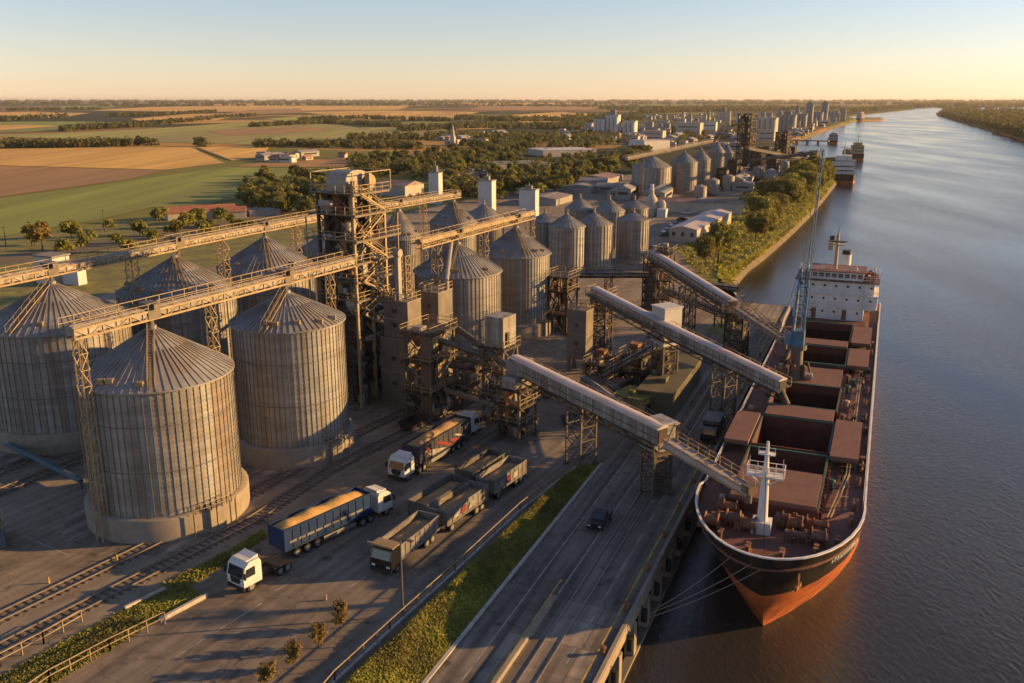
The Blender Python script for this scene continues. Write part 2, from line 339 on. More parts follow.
rb_px = [(1120,168),(1024,139),(1000,131.5),(975,124.5),(952,119),(938,115.2),(936,113.2),(941,111),(960,109.2),(1100,108.4),(1500,112)]
rb = [G(x,y,-2) for x,y in rb_px]
b = MB(); b.prism(rb, WATER-.5, -2.0); tag(b.build('opposite_bank', 'countryside'), kind='structure')
# bank earth strip
b = MB(); bo = inset(bank_w, -1.2)
for i in range(len(bank_w)-1):
    b.quad((*bank_m[i],-3.28),(*bank_m[i+1],-3.28),(*bank_w[i+1],WATER+.1),(*bank_w[i],WATER+.1)); b.quad((*bank_w[i],WATER+.1),(*bank_w[i+1],WATER+.1),(*bo[i+1],WATER-1),(*bo[i],WATER-1))
tag(b.build('earth_bank', 'dirt'), kind='structure')
fz = .15
for i, (m, p) in enumerate([
    ('wheat', [(-160,152),(60,148),(190,147),(224,163),(165,170),(0,165.5),(-160,163)]),
    ('plough', [(-160,163.5),(0,166),(165,170.5),(120,181),(0,197),(-160,212)]),
    ('green_field', [(-160,216),(0,199),(120,182.5),(225,167.5),(345,168.5),(335,181),(250,196),(200,206),(150,208),(90,222),(0,237),(-160,250)]),
    ('wheat', [(198,147.5),(270,146),(262,158),(232,161)]),
    ('plough', [(232,167),(270,161),(335,159),(420,152),(440,157),(350,167.5)]),
    ('olive_field', [(-160,139),(60,133),(150,129),(260,121),(340,125),(395,133),(335,141),(262,145),(150,142),(0,137)]),
    ('green_field', [(-160,123),(60,121.5),(112,122),(60,131),(-160,136)]),
    ('wheat', [(90,110.5),(150,107),(240,105.5),(410,106),(400,109.5),(200,112)]),
    ('wheat', [(300,112),(380,110.5),(480,112),(452,119),(360,119)]),
    ('green_field', [(400,122),(452,121),(450,127),(405,130)]),
    ('wheat', [(512,115),(560,112),(600,114),(585,121),(520,123)]),
    ('wheat', [(-160,117),(-20,112),(90,113),(60,118),(-160,121)]),
    ('wheat', [(-160,127),(20,125),(60,126),(-10,131),(-160,133)]), ('plough', [(205,131),(300,127),(335,130),(230,136)]), ('green_field', [(60,106.5),(140,105),(90,109),(20,110)]), ('plough', [(250,110),(300,108.5),(305,113),(215,115.5)]), ('wheat', [(130,119),(190,114),(250,113),(215,121),(150,123)]),
    ('olive_field', [(360,127.5),(440,128),(455,134),(395,137)]), ('wheat', [(465,123),(515,124),(505,129),(455,130)]), ('plough', [(480,106),(600,106.5),(590,110),(470,110)]), ('green_field', [(600,104.8),(720,105),(700,107.5),(610,108)]), ('wheat', [(150,103.4),(330,102.8),(350,104.5),(160,105)]), ('wheat', [(420,103),(560,103),(580,104.6),(430,104.8)]),
    ('olive_field', [(262,119),(330,114),(352,120),(300,124)]),
    ]):
    sheet('field', p, fz+i*.02, m)

# ------------------------------------------------------------------ paved areas
def wpoly(s0, s1, t0, t1): return [wh(s0,t0), wh(s1,t0), wh(s1,t1), wh(s0,t1)]
yardp = [G(*p) for p in [(-700,683),(-330,350),(-60,312),(60,300),(130,284),(235,258),(340,228),(440,205),(520,190),(600,178),(690,168),(760,160),(785,158)]]+[G(745,190), G(720,225), G(700,262), G(705,292)]+[wh(146,-14), wh(146,-12.7), wh(-70,-12.7)]
sheet('yard_pavement', yardp, 0, 'yard', px=False)
sheet('truck_lot', [G(*p) for p in [(60,700),(165,622),(208,597),(262,572),(330,520),(430,455),(520,420),(560,440),(570,468)]]+[G(335,683), G(250,800), G(-150,900)], .004, 'lot', px=False)
sheet('wharf_road', wpoly(-70, 146, -12.6, -.4), .004, 'asphalt', px=False)
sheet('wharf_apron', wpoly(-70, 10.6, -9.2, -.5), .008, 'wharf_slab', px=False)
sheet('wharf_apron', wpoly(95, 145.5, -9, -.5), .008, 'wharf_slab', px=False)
def line(name, s0, s1, t, w=.14, m='white_paint', z=.014, dash=None):
    b = MB(); s = s0
    while s < s1:
        e = min(s1, s+(dash[0] if dash else s1-s0)); p = wpoly(s, e, t-w/2, t+w/2)
        b.quad(*[(x,y,z) for x,y in p[::-1]]); s = e+(dash[1] if dash else 1)
    tag(b.build(name, m), kind='structure')
line('road_marking', -70, 140, -1.15, .22, 'yellow_paint')
line('road_marking', -70, 14, -7.95, .2, 'yellow_paint')
line('road_marking', 10.6, 140, -7.35, .14)
line('road_marking', -70, 140, -10.1, .14)
line('road_marking', -70, 140, -3.1, .12, dash=(2.5,3))
# lot markings
def pxline(name, p, q, w, m, z=.012):
    a = Vector(G(*p)); c = Vector(G(*q)); d = (c-a).normalized(); o = Vector((-d.y, d.x))*w/2
    b = MB(); b.quad((*(a-o),z),(*(c-o),z),(*(c+o),z),(*(a+o),z)); x = b.build(name, m); tag(x, kind='structure')
    if x.data.polygons[0].normal.z < 0: x.data.flip_normals()
for p, q in [((175,657),(262,603)),((276,591),(297,578)),((348,588),(366,577)),((320,570),(338,560)),((24,536),(70,556)),((395,520),(440,492))]:
    pxline('lot_marking', p, q, .16, 'white_paint')
# the slab edge: kerb along the embankment foot and the low concrete divider on the apron
b = MB(); p = wpoly(-70, 43, -12.9, -12.55); b.prism(p, -.05, .14); tag(b.build('kerb', 'kerb'), kind='structure')
b = MB(); b.prism(wpoly(-70, 10.3, -7.6, -7.2), 0, .5)
tag(b.build('concrete_barrier', 'concrete'), 'low concrete barrier beside the yellow line on the sunlit near end of the wharf', 'barrier')
# rails in the wharf and across the yard
def railway(name, label, pts, gauge=1.45, sleepers=True, flush=False, group=None):
    t = thing(name, label, 'railway track', (*pts[0], 0), None, group)
    o = Vector(pts[0])
    for side in (-1, 1):
        b = MB()
        for a, c in zip(pts, pts[1:]):
            a = Vector(a)-o; c = Vector(c)-o; d = (c-a).normalized(); n = Vector((-d.y, d.x))*gauge/2*side
            z = .05 if flush else .16
            b.bar((*(a+n),z),(*(c+n),z),.13,.14)
        b.build('rail', 'rail_steel', t)
    if sleepers:
        b = MB()
        for a, c in zip(pts, pts[1:]):
            a = Vector(a)-o; c = Vector(c)-o; d = (c-a).normalized(); n = Vector((-d.y, d.x)); k = int((c-a).length/.8)
            for i in range(k):
                p = a.lerp(c, i/k); b.bar((*(p-n*1.25),.03),(*(p+n*1.25),.03),.26,.1)
        b.build('sleepers', 'sleeper', t)
    return t
railway('railway_track', 'pair of crane rails set flush in the wharf deck', [wh(-40,-5.2), wh(120,-5.2)], 1.4, False, True)
def ypath(*px): return [G(*p) for p in px]
railway('railway_track', 'rusty track nearest the grass island, running past the foremost silo', ypath((-420,862),(-130,715),(250,522),(330,470),(420,425),(470,400)))
railway('railway_track', 'middle rusty track with dark sleepers close along the foremost silo base', ypath((-420,820),(-150,690),(130,555),(255,492),(355,435),(440,395)))
railway('railway_track', 'track passing between the front and back silos at the left edge', ypath((-420,678),(-120,545),(0,492),(85,458),(165,415)), group=None)
railway('railway_track', 'rearmost track left of the foremost silo, under the blue pipe', ypath((-420,640),(-120,520),(0,472),(80,440)), group=None)

# ------------------------------------------------------------------ grass strips (blades past counting)
def inpoly(x, y, P):
    c = False; n = len(P)
    for i in range(n):
        a = P[i]; d = P[i-1]
        if (a[1] > y) != (d[1] > y) and x < (d[0]-a[0])*(y-a[1])/(d[1]-a[1])+a[0]: c = not c
    return c
def scatter(P, n, rnd=random):
    xs = [p[0] for p in P]; ys = [p[1] for p in P]; out = []; k = 0
    while len(out) < n and k < n*60:
        k += 1; x = rnd.uniform(min(xs), max(xs)); y = rnd.uniform(min(ys), max(ys))
        if inpoly(x, y, P): out.append((x, y))
    return out
def grass(name, P, n, size, m='grass', berm=0.):
    pts = np.array(scatter(P, n)); k = len(pts)
    c = np.c_[pts, rng.uniform(.0, size*1.2, k)+berm*.5]
    N = rng.normal(0, .45, (k,3)); N[:,2] = .8; N[:,0] += .35
    o = np_mesh(name, leaf_quads(c, N, size), k, m)
    return tag(o, 'rough tufted grass covering the '+name.split('_')[0] if False else None, None, None, 'stuff')
emb = [wh(s,-12.95) for s in (-25,0,20,40,44)]+[G(575,473), G(520,517), G(455,578), G(390,638), G(345,683), G(300,725)]
ga, gb = Vector(G(300,725)), Vector(G(576,470)); ra, rb_ = Vector(wh(-27,-12.95)), Vector(wh(44,-12.95))
def berm(u, v):                                    # bank of earth between the lot and the lower road side
    p = ga.lerp(gb,u).lerp(ra.lerp(rb_,u), v); h = 1.15*math.sin(min(1,v/.22)*PI/2) if v < .22 else 1.15*(1-(v-.22)/.78)**1.15
    return (p.x, p.y, .02+h*min(1,(1-u)*9+.1)*(1+.08*math.sin(u*40+v*9)))
bm_ = MB(); nu, nv = 60, 12
bm_.add([berm(i/nu,j/nv) for i in range(nu+1) for j in range(nv+1)], [(i*(nv+1)+j,i*(nv+1)+j+1,(i+1)*(nv+1)+j+1,(i+1)*(nv+1)+j) for i in range(nu) for j in range(nv)])
o = tag(bm_.build('embankment', 'verge', None, True), kind='structure')
if o.data.polygons[nv//2].normal.z < 0: o.data.flip_normals()
isl = [G(-60,705), G(0,676), G(82,632), G(158,592), G(190,588), G(205,596), G(160,620), G(55,683), G(0,715)]
sheet('grass_island', isl, .01, 'verge', px=False)
k = 34000; uv = rng.uniform(0,1,(k,2)); c_ = np.array([berm(*q) for q in uv]); c_[:,2] += rng.uniform(0,.12,k); N_ = rng.normal(0,.45,(k,3)); N_[:,2] = .8; N_[:,0] += .45
tag(np_mesh('grass', leaf_quads(c_,N_,.1), k, 'grass'), kind='stuff')
grass('grass', isl, 9000, .1)
tuft = [G(160,585),G(230,550),G(262,530),G(268,536),G(235,560),G(180,592)]
sheet('verge_strip', tuft, .008, 'verge', px=False); grass('grass', tuft, 1400, .12)
sheet('grass_patch', [G(*p) for p in [(705,330),(725,318),(742,325),(722,338)]], .01, 'verge', px=False)
rv = [G(*p) for p in [(676,250),(700,235),(722,215),(742,196),(775,178),(832,180),(794,222),(765,248),(735,266),(700,276)]]
sheet('river_bank_grass', rv, .01, 'verge', px=False); grass('grass', rv, 9000, .4)
b = MB()
for p, q, pm, qm in list(zip(bank, bank[1:], bank_m, bank_m[1:]))[:9]: b.quad((*p,0.),(*q,0.),(*qm,-3.22),(*pm,-3.22))
tag(b.build('river_bank_slope', 'verge'), kind='structure')
k = 6000; idx = rng.integers(0, 9, k); f1 = rng.uniform(0,1,k); f2 = rng.uniform(0,1,k)
B0 = np.array(bank); B1 = np.array(bank_m); pt = (B0[idx]*(1-f1)[:,None]+B0[idx+1]*f1[:,None])*(1-f2)[:,None]+(B1[idx]*(1-f1)[:,None]+B1[idx+1]*f1[:,None])*f2[:,None]
N_ = rng.normal(0,.6,(k,3)); N_[:,2] = .6; N_[:,0] += .4
tag(np_mesh('grass', leaf_quads(np.c_[pt,-3.2*f2+rng.uniform(0,.5,k)],N_,.42), k, 'grass'), kind='stuff')
# scrub land behind the left silos
sheet('scrub', [(-60,318),(-60,232),(60,232),(160,215),(250,205),(335,190),(345,228),(235,262),(130,288),(60,304)], .06, 'verge')
sheet('dirt_road', [(-60,262),(60,250),(150,232),(250,218),(330,205),(330,209),(250,223),(150,239),(60,258),(-60,274)], .09, 'dirt')
sheet('dirt_road', [(228,160),(196,148.2),(200,148.2),(233,161)], .4, 'dirt')

# ------------------------------------------------------------------ the quay wall
q = thing('quay_wall', 'concrete quay wall with open bays of square pillars above the brown water', 'quay wall', (*wh(-20,0),0), math.degrees(WA))
L = 166.0
b = MB(); b.box(0, L, -.1, 1.0, -1.1, -.02); b.box(0, L, -.06, .3, -.02, .22); b.build('deck_edge', 'concrete', q)
b = MB(); b.box(0, L, 4.2, 4.8, WATER-2, -1.1); b.box(0, L, -0.4, .4, WATER-.3, WATER+.35); b.box(L-.5, L, -.5, 16, WATER-2, -.03); b.build('back_wall', 'concrete_dark', q)
for k in range(33):
    b = MB(); x = 1+k*5.0
    b.box(x-.45, x+.45, -.3, .6, WATER-2, -1.1); b.build('pillar', 'concrete', q)
for k in range(32):
    b = MB(); x = 3.5+k*5.0
    b.cyl((x,-.45,-2.2),(x,-.45,-1.0),.3,n=10); b.bar((x,-.1,-.7),(x,-.45,-1.05),.08); b.build('fender', 'tyre', q)
b0 = None
for k in range(14):
    p = wh(4+k*7.5, -.75)
    if b0 is None:
        b0 = MB(); b0.lathe([(.3,0),(.3,.08),(.19,.12),(.17,.45),(.3,.5),(.3,.62),(.0,.66)], 12)
        b0 = tag(b0.build('bollard', 'rust'), 'squat rusty mooring bollard on the quay edge', 'bollard', 'mooring bollards along the quay'); b0.location = (*p,.01)
    else: copy_tree(b0, (*p,.01))
# ------------------------------------------------------------------ silos
def silo_fit(xl, xr, ye, ya, yb=None, h=16.0, k=.98):
    xc = (xl+xr)/2; xa = xc; r = 3.
    for _ in range(60):
        if yb: fr = G(xa, yb); h = Zat(fr[1], ye)
        else: fr = G(xa, ye, h)
        d = math.hypot(*fr); c = (fr[0]*(1+r/d), fr[1]*(1+r/d)); dp = depth(c[1], h); r = k*(xr-xl)/2*dp/FPX
        xa += .7*(xc-(512+FPX*c[0]/dp))
    return c[0], c[1], r, h, Zat(c[1], ya)
SILO = {}
def silo(key, label, fit, ring=2.6, ribs=68, near=True, group=None, wall='steel_wall', cap=True, top=None):
    x, y, r, h, za = fit; za = max(za, h+.28*r); SILO[key] = (x, y, r, h, za)
    t = thing('grain_silo', label, 'grain silo', (x,y,0), None, group)
    if ring:
        b = MB(); R = r+(.8 if near else .3)
        b.lathe([(R,-.3),(R,ring-.12),(R-.06,ring),(r-.2,ring+.02)], 72)
        b.build('concrete_base', 'concrete', t, True).data.polygons.foreach_set('use_smooth', [True]*(72*3))
    b = MB(); n = 96 if near else 56
    prof = [(r, ring-.02)]
    if near:                                     # rolled corrugation rings and sheet laps
        k = 26
        for i in range(k):
            z0 = ring+(h-ring)*i/k; z1 = ring+(h-ring)*(i+1)/k
            prof += [(r, z0+.02), (r+.035, (z0+z1)/2), (r, z1-.02)]
    prof += [(r, h)]
    b.lathe(prof, n); w = b.build('wall', wall, t, True)
    b = MB()
    for i in range(ribs):
        a = 2*PI*i/ribs; c, s = math.cos(a), math.sin(a)
        b.bar(((r+.05)*c,(r+.05)*s,ring+.02), ((r+.05)*c,(r+.05)*s,h-.05), .075 if near else .13, .06 if near else .1)
    if near:
        for z in (ring+(h-ring)*.36, ring+(h-ring)*.72):
            b.lathe([(r+.03,z-.05),(r+.07,z-.04),(r+.07,z+.04),(r+.03,z+.05)], 72)
    b.build('stiffener', 'steel_rib', t); 
    b = MB(); e = .3 if near else .2; rc = .55 if near else .35
    b.lathe([(r-.1,h-.25),(r+e,h-.18),(r+e,h-.02),(rc,za-.35),(rc,za),(0,za+.05)], 96 if near else 56)
    roof = b.build('roof', 'steel_roof', t)
    b = MB(); nr = 60 if near else 32
    for i in range(nr):
        a = 2*PI*(i+.5)/nr; c, s = math.cos(a), math.sin(a); ri = rc+.1 if i % 2 == 0 else r*.42
        f = (r+e-ri)/(r+e-rc); zi = h+f*(za-.35-h)
        b.bar(((r+e)*c,(r+e)*s,h+.03),(ri*c,ri*s,zi+.05), .09 if near else .1, .07)
    b.build('roof_rib', 'steel_roof', roof)
    if near:
        zr = lambda q: h+(r+e-q)/(r+e-rc)*(za-.35-h)
        b = MB(); a = math.radians(random.choice((-72,-100,-60))); d = Vector((math.cos(a), math.sin(a))); n_ = Vector((-d.y,d.x))
        for sgn in (-.35,.35):                                   # roof stair from eave to peak with a hand rail
            p = d*(r+.1)+n_*sgn; q = d*(rc+.3)+n_*sgn
            b.bar((*p,zr(r)+.2),(*q,zr(rc+.3)+.25),.09,.12)
            b.bar((*p,zr(r)+1.1),(*q,zr(rc+.3)+1.1),.06)
            for k in range(6): u = p.lerp(q,k/5); z = zr(r)+(zr(rc+.3)-zr(r))*k/5; b.bar((*u,z+.1),(*u,z+1.1),.05)
        for k in range(22): u = d*(r+.1)+(d*(rc+.3)-d*(r+.1))*k/21; z = zr(u.length)+.2; b.bar((*(u+n_*.35),z),(*(u-n_*.35),z),.06)
        b.build('roof_stair', 'cream_steel', t)
        for k in range(5):
            a = -PI/2+random.uniform(-1.5,1.5); q = r*random.uniform(.82,.93); z = zr(q)
            b = MB(); b.box(q*math.cos(a)-.35, q*math.cos(a)+.35, q*math.sin(a)-.3, q*math.sin(a)+.3, z-.1, z+.4); b.build('roof_vent', 'cream_steel', t)
        # discharge door and unloading duct at the foot on the sunlit side
        a = math.radians(-38); c, s = math.cos(a), math.sin(a); R = r+.81
        b = MB(); tx, ty = -s, c
        b.prism([(R*c-.3*c+tx*k*.8, R*s-.3*s+ty*k*.8) for k in (-1,1)]+[(R*c+.5*c+tx*k*.8, R*s+.5*s+ty*k*.8) for k in (1,-1)], 0, ring+.2)
        b.build('discharge_box', 'concrete', t)
        b = MB(); b.rail([((R+.55)*math.cos(a+k*.07),(R+.55)*math.sin(a+k*.07),ring+.1) for k in range(-4,5)], 1.0, 1., .07)
        for k in (-4,0,4): b.bar(((R+.5)*math.cos(a+k*.07),(R+.5)*math.sin(a+k*.07),0),((R+.5)*math.cos(a+k*.07),(R+.5)*math.sin(a+k*.07),ring+.1),.14)
        b.build('platform_rail', 'cream_steel', t)
        b = MB(); R2 = r+.25; a2 = math.radians(-150)
        for sgn in (-1,1): b.bar((R2*math.cos(a2)+sgn*.22*math.sin(a2),R2*math.sin(a2)-sgn*.22*math.cos(a2),0),(R2*math.cos(a2)+sgn*.22*math.sin(a2),R2*math.sin(a2)-sgn*.22*math.cos(a2),h+.9),.06)
        for k in range(28): z = .6+k*.58; b.bar((R2*math.cos(a2)+.22*math.sin(a2),R2*math.sin(a2)-.22*math.cos(a2),z),(R2*math.cos(a2)-.22*math.sin(a2),R2*math.sin(a2)+.22*math.cos(a2),z),.05)
        b.build('ladder', 'cream_steel', t)
    else:
        b = MB(); b.cyl((0,0,za-.1),(0,0,za+.9),.3,n=8); b.box(-.7,.7,-.5,.5,za+.5,za+.62); b.rail([(-.7,-.5,za+.6),(.7,-.5,za+.6)],.9,.7,.06); b.build('roof_cap', 'cream_steel', t)
    return t
silo('1', 'big corrugated steel silo in the front row, foremost of all, with a broad concrete base', silo_fit(78,234,391,325,538,k=.93))
silo('2', 'big steel silo in the front row between the foremost silo and the steel tower', silo_fit(230,346,332,290,467,k=.94))
silo('3', 'big steel silo at the left edge, half hidden behind the foremost silo', silo_fit(-15,128,334,281,450,k=.94))
silo('4', 'steel silo whose cone roof rises behind the conveyor between two front silos', silo_fit(121,234,300,255))
silo('5', 'bluish shaded silo roof behind the second front silo, left of the open steel tower', silo_fit(219,315,274,236))
silo('6', 'shaded silo mostly hidden behind the open steel tower on its left side', silo_fit(297,362,256,230))
silo('7', 'small-looking silo just right of the open steel tower top, behind the near conveyor', silo_fit(378,421,240,209))
silo('8', 'sunlit steel silo behind the concrete bins, nearest on the river side of the steel tower', silo_fit(415,501,278,242,k=1.))
silo('9', 'tall sunlit silo at the river end of the near conveyor, with a concrete foot', silo_fit(482,550,258,226,338,k=1.0))
silo('10', 'silo with a ribbed cone roof under the far end of the rear conveyor', silo_fit(430,477,225,200))
silo('11', 'pale domed silo with a white headhouse standing behind it', silo_fit(464,504,219,203,h=12), near=False, ring=1)
for k, lab, f in [('a','sunlit silo at the left of the front pair beyond the tall end silo', (548,586,228,213)), ('b','sunlit silo at the right of the front pair beyond the tall end silo', (575,613,226,211)),
    ('c','short squat silo with a flat cone roof beside the dark loading tower', (617,650,221,211)), ('i','silo behind the sunlit pair with a sharp bright roof peak', (594,625,212,198)),
    ('j','silo just behind the short squat silo, below the white plant', (620,649,209,198.5)), ('k','pale low silo wedged between the tall end silo and the sunlit pair', (530,560,222,212)), ('m','shaded silo roof far behind the sunlit pair, nearest the sheds', (565,595,210,196.5))]:
    silo(k, lab, silo_fit(*f, h=12), ring=.8, ribs=30, near=False)
for k, lab, f in [('d','widest and nearest silo of the far row by the white plant', (632,672,168,154.5,197)), ('e','second silo of the far row counted from the white plant', (671,698,163,151.5,194)),
    ('f','third silo of the far row, slightly darker roof', (691,711,160,149,190)), ('g','tallest narrow silo of the far row with scaffold on its head', (709,725,152,141,187)), ('h','last narrow silo of the far row beside the dark lattice tower', (722,734,153,146,180))]:
    silo(k, lab, silo_fit(*f), ring=1.2, ribs=34, near=False)

for k in ('1','2','3','9'):
    x, y, r, h, z = SILO[k]; sheet('concrete_pad', [(x+(r+random.uniform(2.2,4))*math.cos(a*PI/16), y+(r+random.uniform(2.2,4))*math.sin(a*PI/16)) for a in range(32)], .006, 'wharf_slab', px=False)
# ------------------------------------------------------------------ trusses, conveyors, towers
def truss_parts(t, w, d, h, bays, m='dark_steel', leg=.28, br=.13, z0=0., cx=0., cy=0., top=True):
    C4 = [(cx-w/2,cy-d/2),(cx+w/2,cy-d/2),(cx+w/2,cy+d/2),(cx-w/2,cy+d/2)]
    for x, y in C4:
        b = MB(); b.bar((x,y,z0),(x,y,z0+h),leg); b.box(x-.35,x+.35,y-.35,y+.35,z0-.1,z0+.3); b.build('leg', m, t)
    b = MB()
    for k in range(bays):
        za = z0+h*k/bays; zb = z0+h*(k+1)/bays
        for i in range(4):
            p = C4[i]; q = C4[(i+1)%4]
            b.bar((*p,zb),(*q,zb),br*1.3)
            if (k+i) % 2: b.bar((*p,za),(*q,zb),br)
            else: b.bar((*q,za),(*p,zb),br)
            if w > 1: 
                if (k+i) % 2: b.bar((*q,za),(*p,zb),br*.8)
                else: b.bar((*p,za),(*q,zb),br*.8)
    b.build('bracing', m, t)
def platform(t, x0, x1, y0, y1, z, m='grey_steel', h=1.1, rail='cream_steel'):
    b = MB(); b.box(x0,x1,y0,y1,z-.12,z); b.bar((x0,y0,z-.2),(x1,y0,z-.2),.18,.24); b.bar((x0,y1,z-.2),(x1,y1,z-.2),.18,.24); p = b.build('platform', m, t)
    b = MB(); b.rail([(x0,y0,z),(x1,y0,z),(x1,y1,z),(x0,y1,z),(x0,y0,z)], h, 1.7, .07); b.build('railing', rail, p)
def frame3(p, q):
    p = Vector(p); q = Vector(q); d = q-p; L = math.hypot(d.x, d.y)
    return p, L, d.z, math.degrees(math.atan2(d.x, d.y))
def conveyor(label, p, q, m='cream_steel', w=1.3, hgt=.9, side=1, supports=(), sw=1.5, heads=(), tube=False, group=None):
    """belt conveyor bridge: covered trough on a truss beam, walkway with railings, lattice legs down to the ground"""
    p, L, dz, a = frame3(p, q); t = thing('conveyor_bridge', label, 'conveyor', (p.x,p.y,0), a, group)
    Z = lambda x: p.z+dz*x/L
    b = MB()
    for y in (-w/2, w/2):
        b.bar((0,y,Z(0)),(L,y,Z(L)),.14,.22); b.bar((0,y,Z(0)-hgt),(L,y,Z(L)-hgt),.14,.22)
    n = int(L/1.6)
    for k in range(n+1):
        x = L*k/n
        for y in (-w/2,w/2):
            b.bar((x,y,Z(x)-hgt),(x,y,Z(x)),.1)
            if k < n: b.bar((x,y,Z(x)-hgt*(k%2)),(L*(k+1)/n,y,Z(L*(k+1)/n)-hgt*((k+1)%2)),.08)
        b.bar((x,-w/2,Z(x)-hgt),(x,w/2,Z(x)-hgt),.1)
    b.build('beam', m, t)
    b = MB()
    if tube: b.cyl((0,0,Z(0)+.12),(L,0,Z(L)+.12),.5,n=12)
    else:
        for x0 in range(0, int(L), 3):
            x1 = min(L, x0+2.97)
            b.add([(x0,-w*.46,Z(x0)-.62),(x0,w*.46,Z(x0)-.62),(x0,w*.46,Z(x0)+.1),(x0,0,Z(x0)+.42),(x0,-w*.46,Z(x0)+.1),
                   (x1,-w*.46,Z(x1)-.62),(x1,w*.46,Z(x1)-.62),(x1,w*.46,Z(x1)+.1),(x1,0,Z(x1)+.42),(x1,-w*.46,Z(x1)+.1)],
                  [(0,1,6,5),(1,2,7,6),(2,3,8,7),(3,4,9,8),(4,0,5,9),(4,3,2,1,0),(5,6,7,8,9)])
    b.build('belt_cover', 'gallery_side' if not tube else m, t)
    b = MB(); y0 = side*(w/2+.1); y1 = side*(w/2+1.0)
    ya, yb = min(y0,y1), max(y0,y1)
    b.add([(0,ya,Z(0)-.2),(L,ya,Z(L)-.2),(L,yb,Z(L)-.2),(0,yb,Z(0)-.2),(0,ya,Z(0)-.28),(L,ya,Z(L)-.28),(L,yb,Z(L)-.28),(0,yb,Z(0)-.28)],
          [(0,1,2,3),(7,6,5,4),(0,4,5,1),(1,5,6,2),(2,6,7,3),(3,7,4,0)])
    wk = b.build('walkway', 'grey_steel', t)
    b = MB(); b.rail([(0,y1,Z(0)-.2),(L,y1,Z(L)-.2)], 1.15, 1.8, .07); b.rail([(0,-side*w*.55,Z(0)),(L,-side*w*.55,Z(L))], .8, 2.4, .06); b.build('railing', m, wk)
    for x, z0 in supports:
        s = MB(); hh = Z(x)-hgt-z0; k = max(2, int(hh/1.7)); ww = sw/2
        for sx in (-ww,ww):
            for sy in (-ww,ww): s.bar((x+sx,sy,z0),(x+sx*.8,sy*.8,Z(x)-hgt),.13)
        for i in range(k):
            za = z0+hh*i/k; zb = z0+hh*(i+1)/k; sg = 1 if i % 2 else -1
            for e in (-ww,ww):
                s.bar((x-ww*sg,e,za),(x+ww*sg,e,zb),.08); s.bar((x+e,-ww*sg,za),(x+e,ww*sg,zb),.08)
                s.bar((x-ww,e,zb),(x+ww,e,zb),.07); s.bar((x+e,-ww,zb),(x+e,ww,zb),.07)
        s.build('lattice_support', m, t)
    for x in heads:
        s = MB(); s.box(x-.8,x+.8,-.75,.75,Z(x)-.9,Z(x)+.9); s.box(x-.35,x+.35,-1.2,-.7,Z(x)+.2,Z(x)+.8); s.cyl((x,0,Z(x)-2.4),(x,0,Z(x)-.85),.28,n=8)
        s.build('transfer_head', 'grey_steel', t)
    return t
def over(k, dz=1.6): x, y, r, h, z = SILO[k]; return (x, y, z+dz)
s1, s2, s9 = Vector(over('1')), Vector(over('2')), Vector(over('9'))
def along(p, q, f): return tuple(Vector(p)+(Vector(q)-Vector(p))*f)
dirn = (s2-s1).normalized()
A0 = s1-dirn*9.6
AS = Vector((*G(80,487),18.7))
tw = G(344, 402)                              # where the near conveyor enters the steel tower
e1 = Vector((*tw, 0)); 
B1 = s1+dirn*((s2-s1).length+13.5); B1.z = s2.z+.3
L1 = math.hypot(B1.x-A0.x, B1.y-A0.y)
d1 = math.hypot(s1.x-A0.x, s1.y-A0.y); d2 = math.hypot(s2.x-A0.x, s2.y-A0.y)
conveyor('near cream conveyor bridge over the two front silos, running into the open steel tower', A0, B1, side=1, supports=[(.8,0),(d1+8.4,10.),(d2+8.6,6)], heads=(d1,d2), sw=1.)
s8 = Vector(over('8'))
dv = (s9-s8).normalized()
conveyor('cream tube conveyor bridge from the open steel tower over the two sunlit silos', s8-dv*12.5, s9+dv*7.5, side=1, tube=True, supports=[(5.5,0),(22,0),(math.hypot(s9.x-s8.x,s9.y-s8.y)+19,0)], heads=(12.5,12.5+(s9-s8).length))
s3, s4, s5 = Vector(over('3',1.7)), Vector(over('4',1.7)), Vector(over('5',1.7))
d34 = (s4-s3).normalized(); C0 = s3-d34*16
conveyor('rear conveyor bridge over the silos at the left, passing the white building', C0, s4+(s4-s3).normalized()*.1, side=1, supports=[(1.2,0),(16+(s4-s3).length*.62,0)], heads=(16,))
s5b = s5+(s5-s4).normalized()*30
conveyor('rear conveyor bridge continuing past the shaded silo roofs towards the steel tower', s4+Vector((0,0,.25)), s5b, side=1, supports=[((s5-s4).length*.5,0),((s5-s4).length+9,0)], heads=(.9,(s5-s4).length))
s7, s10 = Vector(over('7',1.4)), Vector(over('10',1.4))
conveyor('rear conveyor bridge beyond the steel tower, ending at the silo before the white tower', s7-(s10-s7).normalized()*9, s10+(s10-s7).normalized()*3, side=1, heads=(9,9+(s10-s7).length), supports=[(20,0)])

